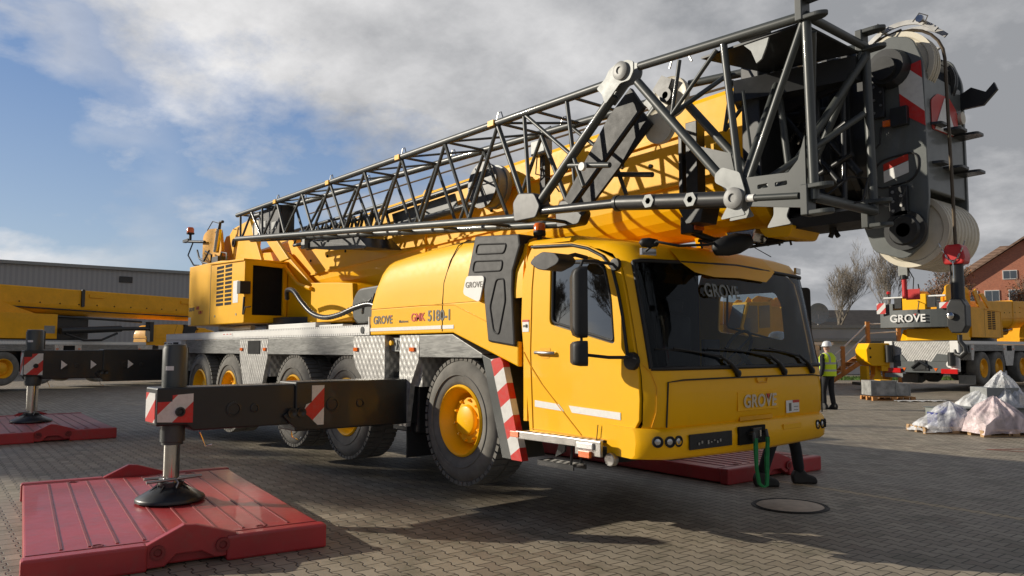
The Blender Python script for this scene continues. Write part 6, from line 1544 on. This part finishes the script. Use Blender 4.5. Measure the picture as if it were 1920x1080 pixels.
# ---------------------------------------------------------------- world, sun, camera
SUN = Vector((.72, .60, -.345)).normalized()      # direction the light travels
el = math.asin(-SUN.z)
w = bpy.data.worlds.new('World'); sc.world = w; w.use_nodes = True; nt = w.node_tree
bg = nt.nodes['Background']; bg.inputs[1].default_value = .10
sky = nt.nodes.new('ShaderNodeTexSky'); sky.sky_type = 'NISHITA'; sky.sun_disc = False; sky.sun_elevation = el
src = -SUN; sky.sun_rotation = math.atan2(src.x, src.y); sky.air_density = 1.0; sky.dust_density = .6; sky.ozone_density = 1.5
tc = nt.nodes.new('ShaderNodeTexCoord'); sx = nt.nodes.new('ShaderNodeSeparateXYZ'); nt.links.new(tc.outputs['Generated'], sx.inputs[0])
zz = math_n(nt, 'MAXIMUM', sx.outputs[2], 0.0)
den = math_n(nt, 'ADD', zz, .34)
cv = nt.nodes.new('ShaderNodeCombineXYZ'); nt.links.new(math_n(nt, 'DIVIDE', sx.outputs[0], den), cv.inputs[0]); nt.links.new(math_n(nt, 'DIVIDE', sx.outputs[1], den), cv.inputs[1])
mp = nt.nodes.new('ShaderNodeMapping'); nt.links.new(cv.outputs[0], mp.inputs[0]); mp.inputs['Location'].default_value = (3.1, 1.7, 0)
n1 = noise(nt, 1.35, 14, mp.outputs[0], .60, .0)
n2 = noise(nt, 2.6, 12, mp.outputs[0], .62, .05)
def dotn(v):
    d = nt.nodes.new('ShaderNodeVectorMath'); d.operation = 'DOT_PRODUCT'; nt.links.new(tc.outputs['Generated'], d.inputs[0]); d.inputs[1].default_value = Vector(v).normalized(); return d.outputs['Value']
right = dotn((.6423, .7664, 0))                     # grows towards the east side of the yard
up = sx.outputs[2]
# cloud bank overhead and to the east, clear gap low in the north-west
bank = math_n(nt, 'ADD', math_n(nt, 'MULTIPLY', right, .62), math_n(nt, 'MULTIPLY', up, 1.05))
cover = math_n(nt, 'ADD', math_n(nt, 'MULTIPLY', n1, .55), math_n(nt, 'MULTIPLY', ramp(nt, bank, -.22, .40), .42))
cover = math_n(nt, 'SUBTRACT', cover, math_n(nt, 'MULTIPLY', ramp(nt, up, .17, .05), .10))
cf0 = ramp(nt, cover, .425, .505)
# separate small clouds in the gap
n3 = noise(nt, 2.0, 8, mp.outputs[0], .55, .2)
small = math_n(nt, 'MULTIPLY', ramp(nt, n3, .46, .57), math_n(nt, 'MULTIPLY', ramp(nt, right, -.38, -.56), .9))
cf = math_n(nt, 'MAXIMUM', cf0, small)
shade = math_n(nt, 'SUBTRACT', n2, math_n(nt, 'MULTIPLY', ramp(nt, right, -.55, .45), .36))
k_ = 10.
cc = mixc(nt, ramp(nt, shade, .14, .60), (.32*k_, .33*k_, .35*k_), (.88*k_, .87*k_, .87*k_))
skyc = mixc(nt, ramp(nt, up, .0, .30), (.42*k_, .52*k_, .66*k_), (.17*k_, .29*k_, .56*k_))
skyc = mixc(nt, .65, sky.outputs[0], skyc)
north = dotn((.62, .78, 0))
# sky towards the sun and overhead, out of frame, darkened to cut fill light
cc = mixc(nt, ramp(nt, up, .45, .85), cc, (.10*k_, .12*k_, .17*k_))
skyc = mixc(nt, ramp(nt, up, .42, .85), skyc, (.045*k_, .085*k_, .20*k_))
out = mixc(nt, cf, skyc, cc)
clear = mixc(nt, ramp(nt, up, .0, .25), (.20*k_, .23*k_, .27*k_), (.05*k_, .085*k_, .18*k_))
out = mixc(nt, math_n(nt, 'MAXIMUM', ramp(nt, north, -.45, .05), ramp(nt, dotn((-.7664, .6423, 0)), -.05, .35)), clear, out)
nt.links.new(out, bg.inputs[0])

sd = bpy.data.lights.new('sun', 'SUN'); sd.energy = 5.0; sd.angle = R(.53); sd.color = (1, .92, .78)
so = bpy.data.objects.new('sun', sd); col.objects.link(so); so.rotation_euler = SUN.to_track_quat('-Z', 'Y').to_euler(); so.location = (0, 0, 30)

cd = bpy.data.cameras.new('camera'); cam = bpy.data.objects.new('camera', cd); col.objects.link(cam); sc.camera = cam
cd.sensor_width = 36; cd.lens = 27; cd.clip_start = .05; cd.clip_end = 2000
cam.location = (6.68, -4.79, 1.63)
th = math.atan(114/1440.); fw = Vector((-.7664*math.cos(th), .6423*math.cos(th), math.sin(th)))
cam.rotation_euler = fw.to_track_quat('-Z', 'Y').to_euler()
sc.view_settings.view_transform = 'Standard'; sc.view_settings.look = 'None'; sc.view_settings.exposure = 0; sc.view_settings.gamma = 1
sc.render.engine = 'CYCLES'
sc.cycles.max_bounces = 6; sc.cycles.transparent_max_bounces = 12
sc.render.resolution_x = 1024; sc.render.resolution_y = 576
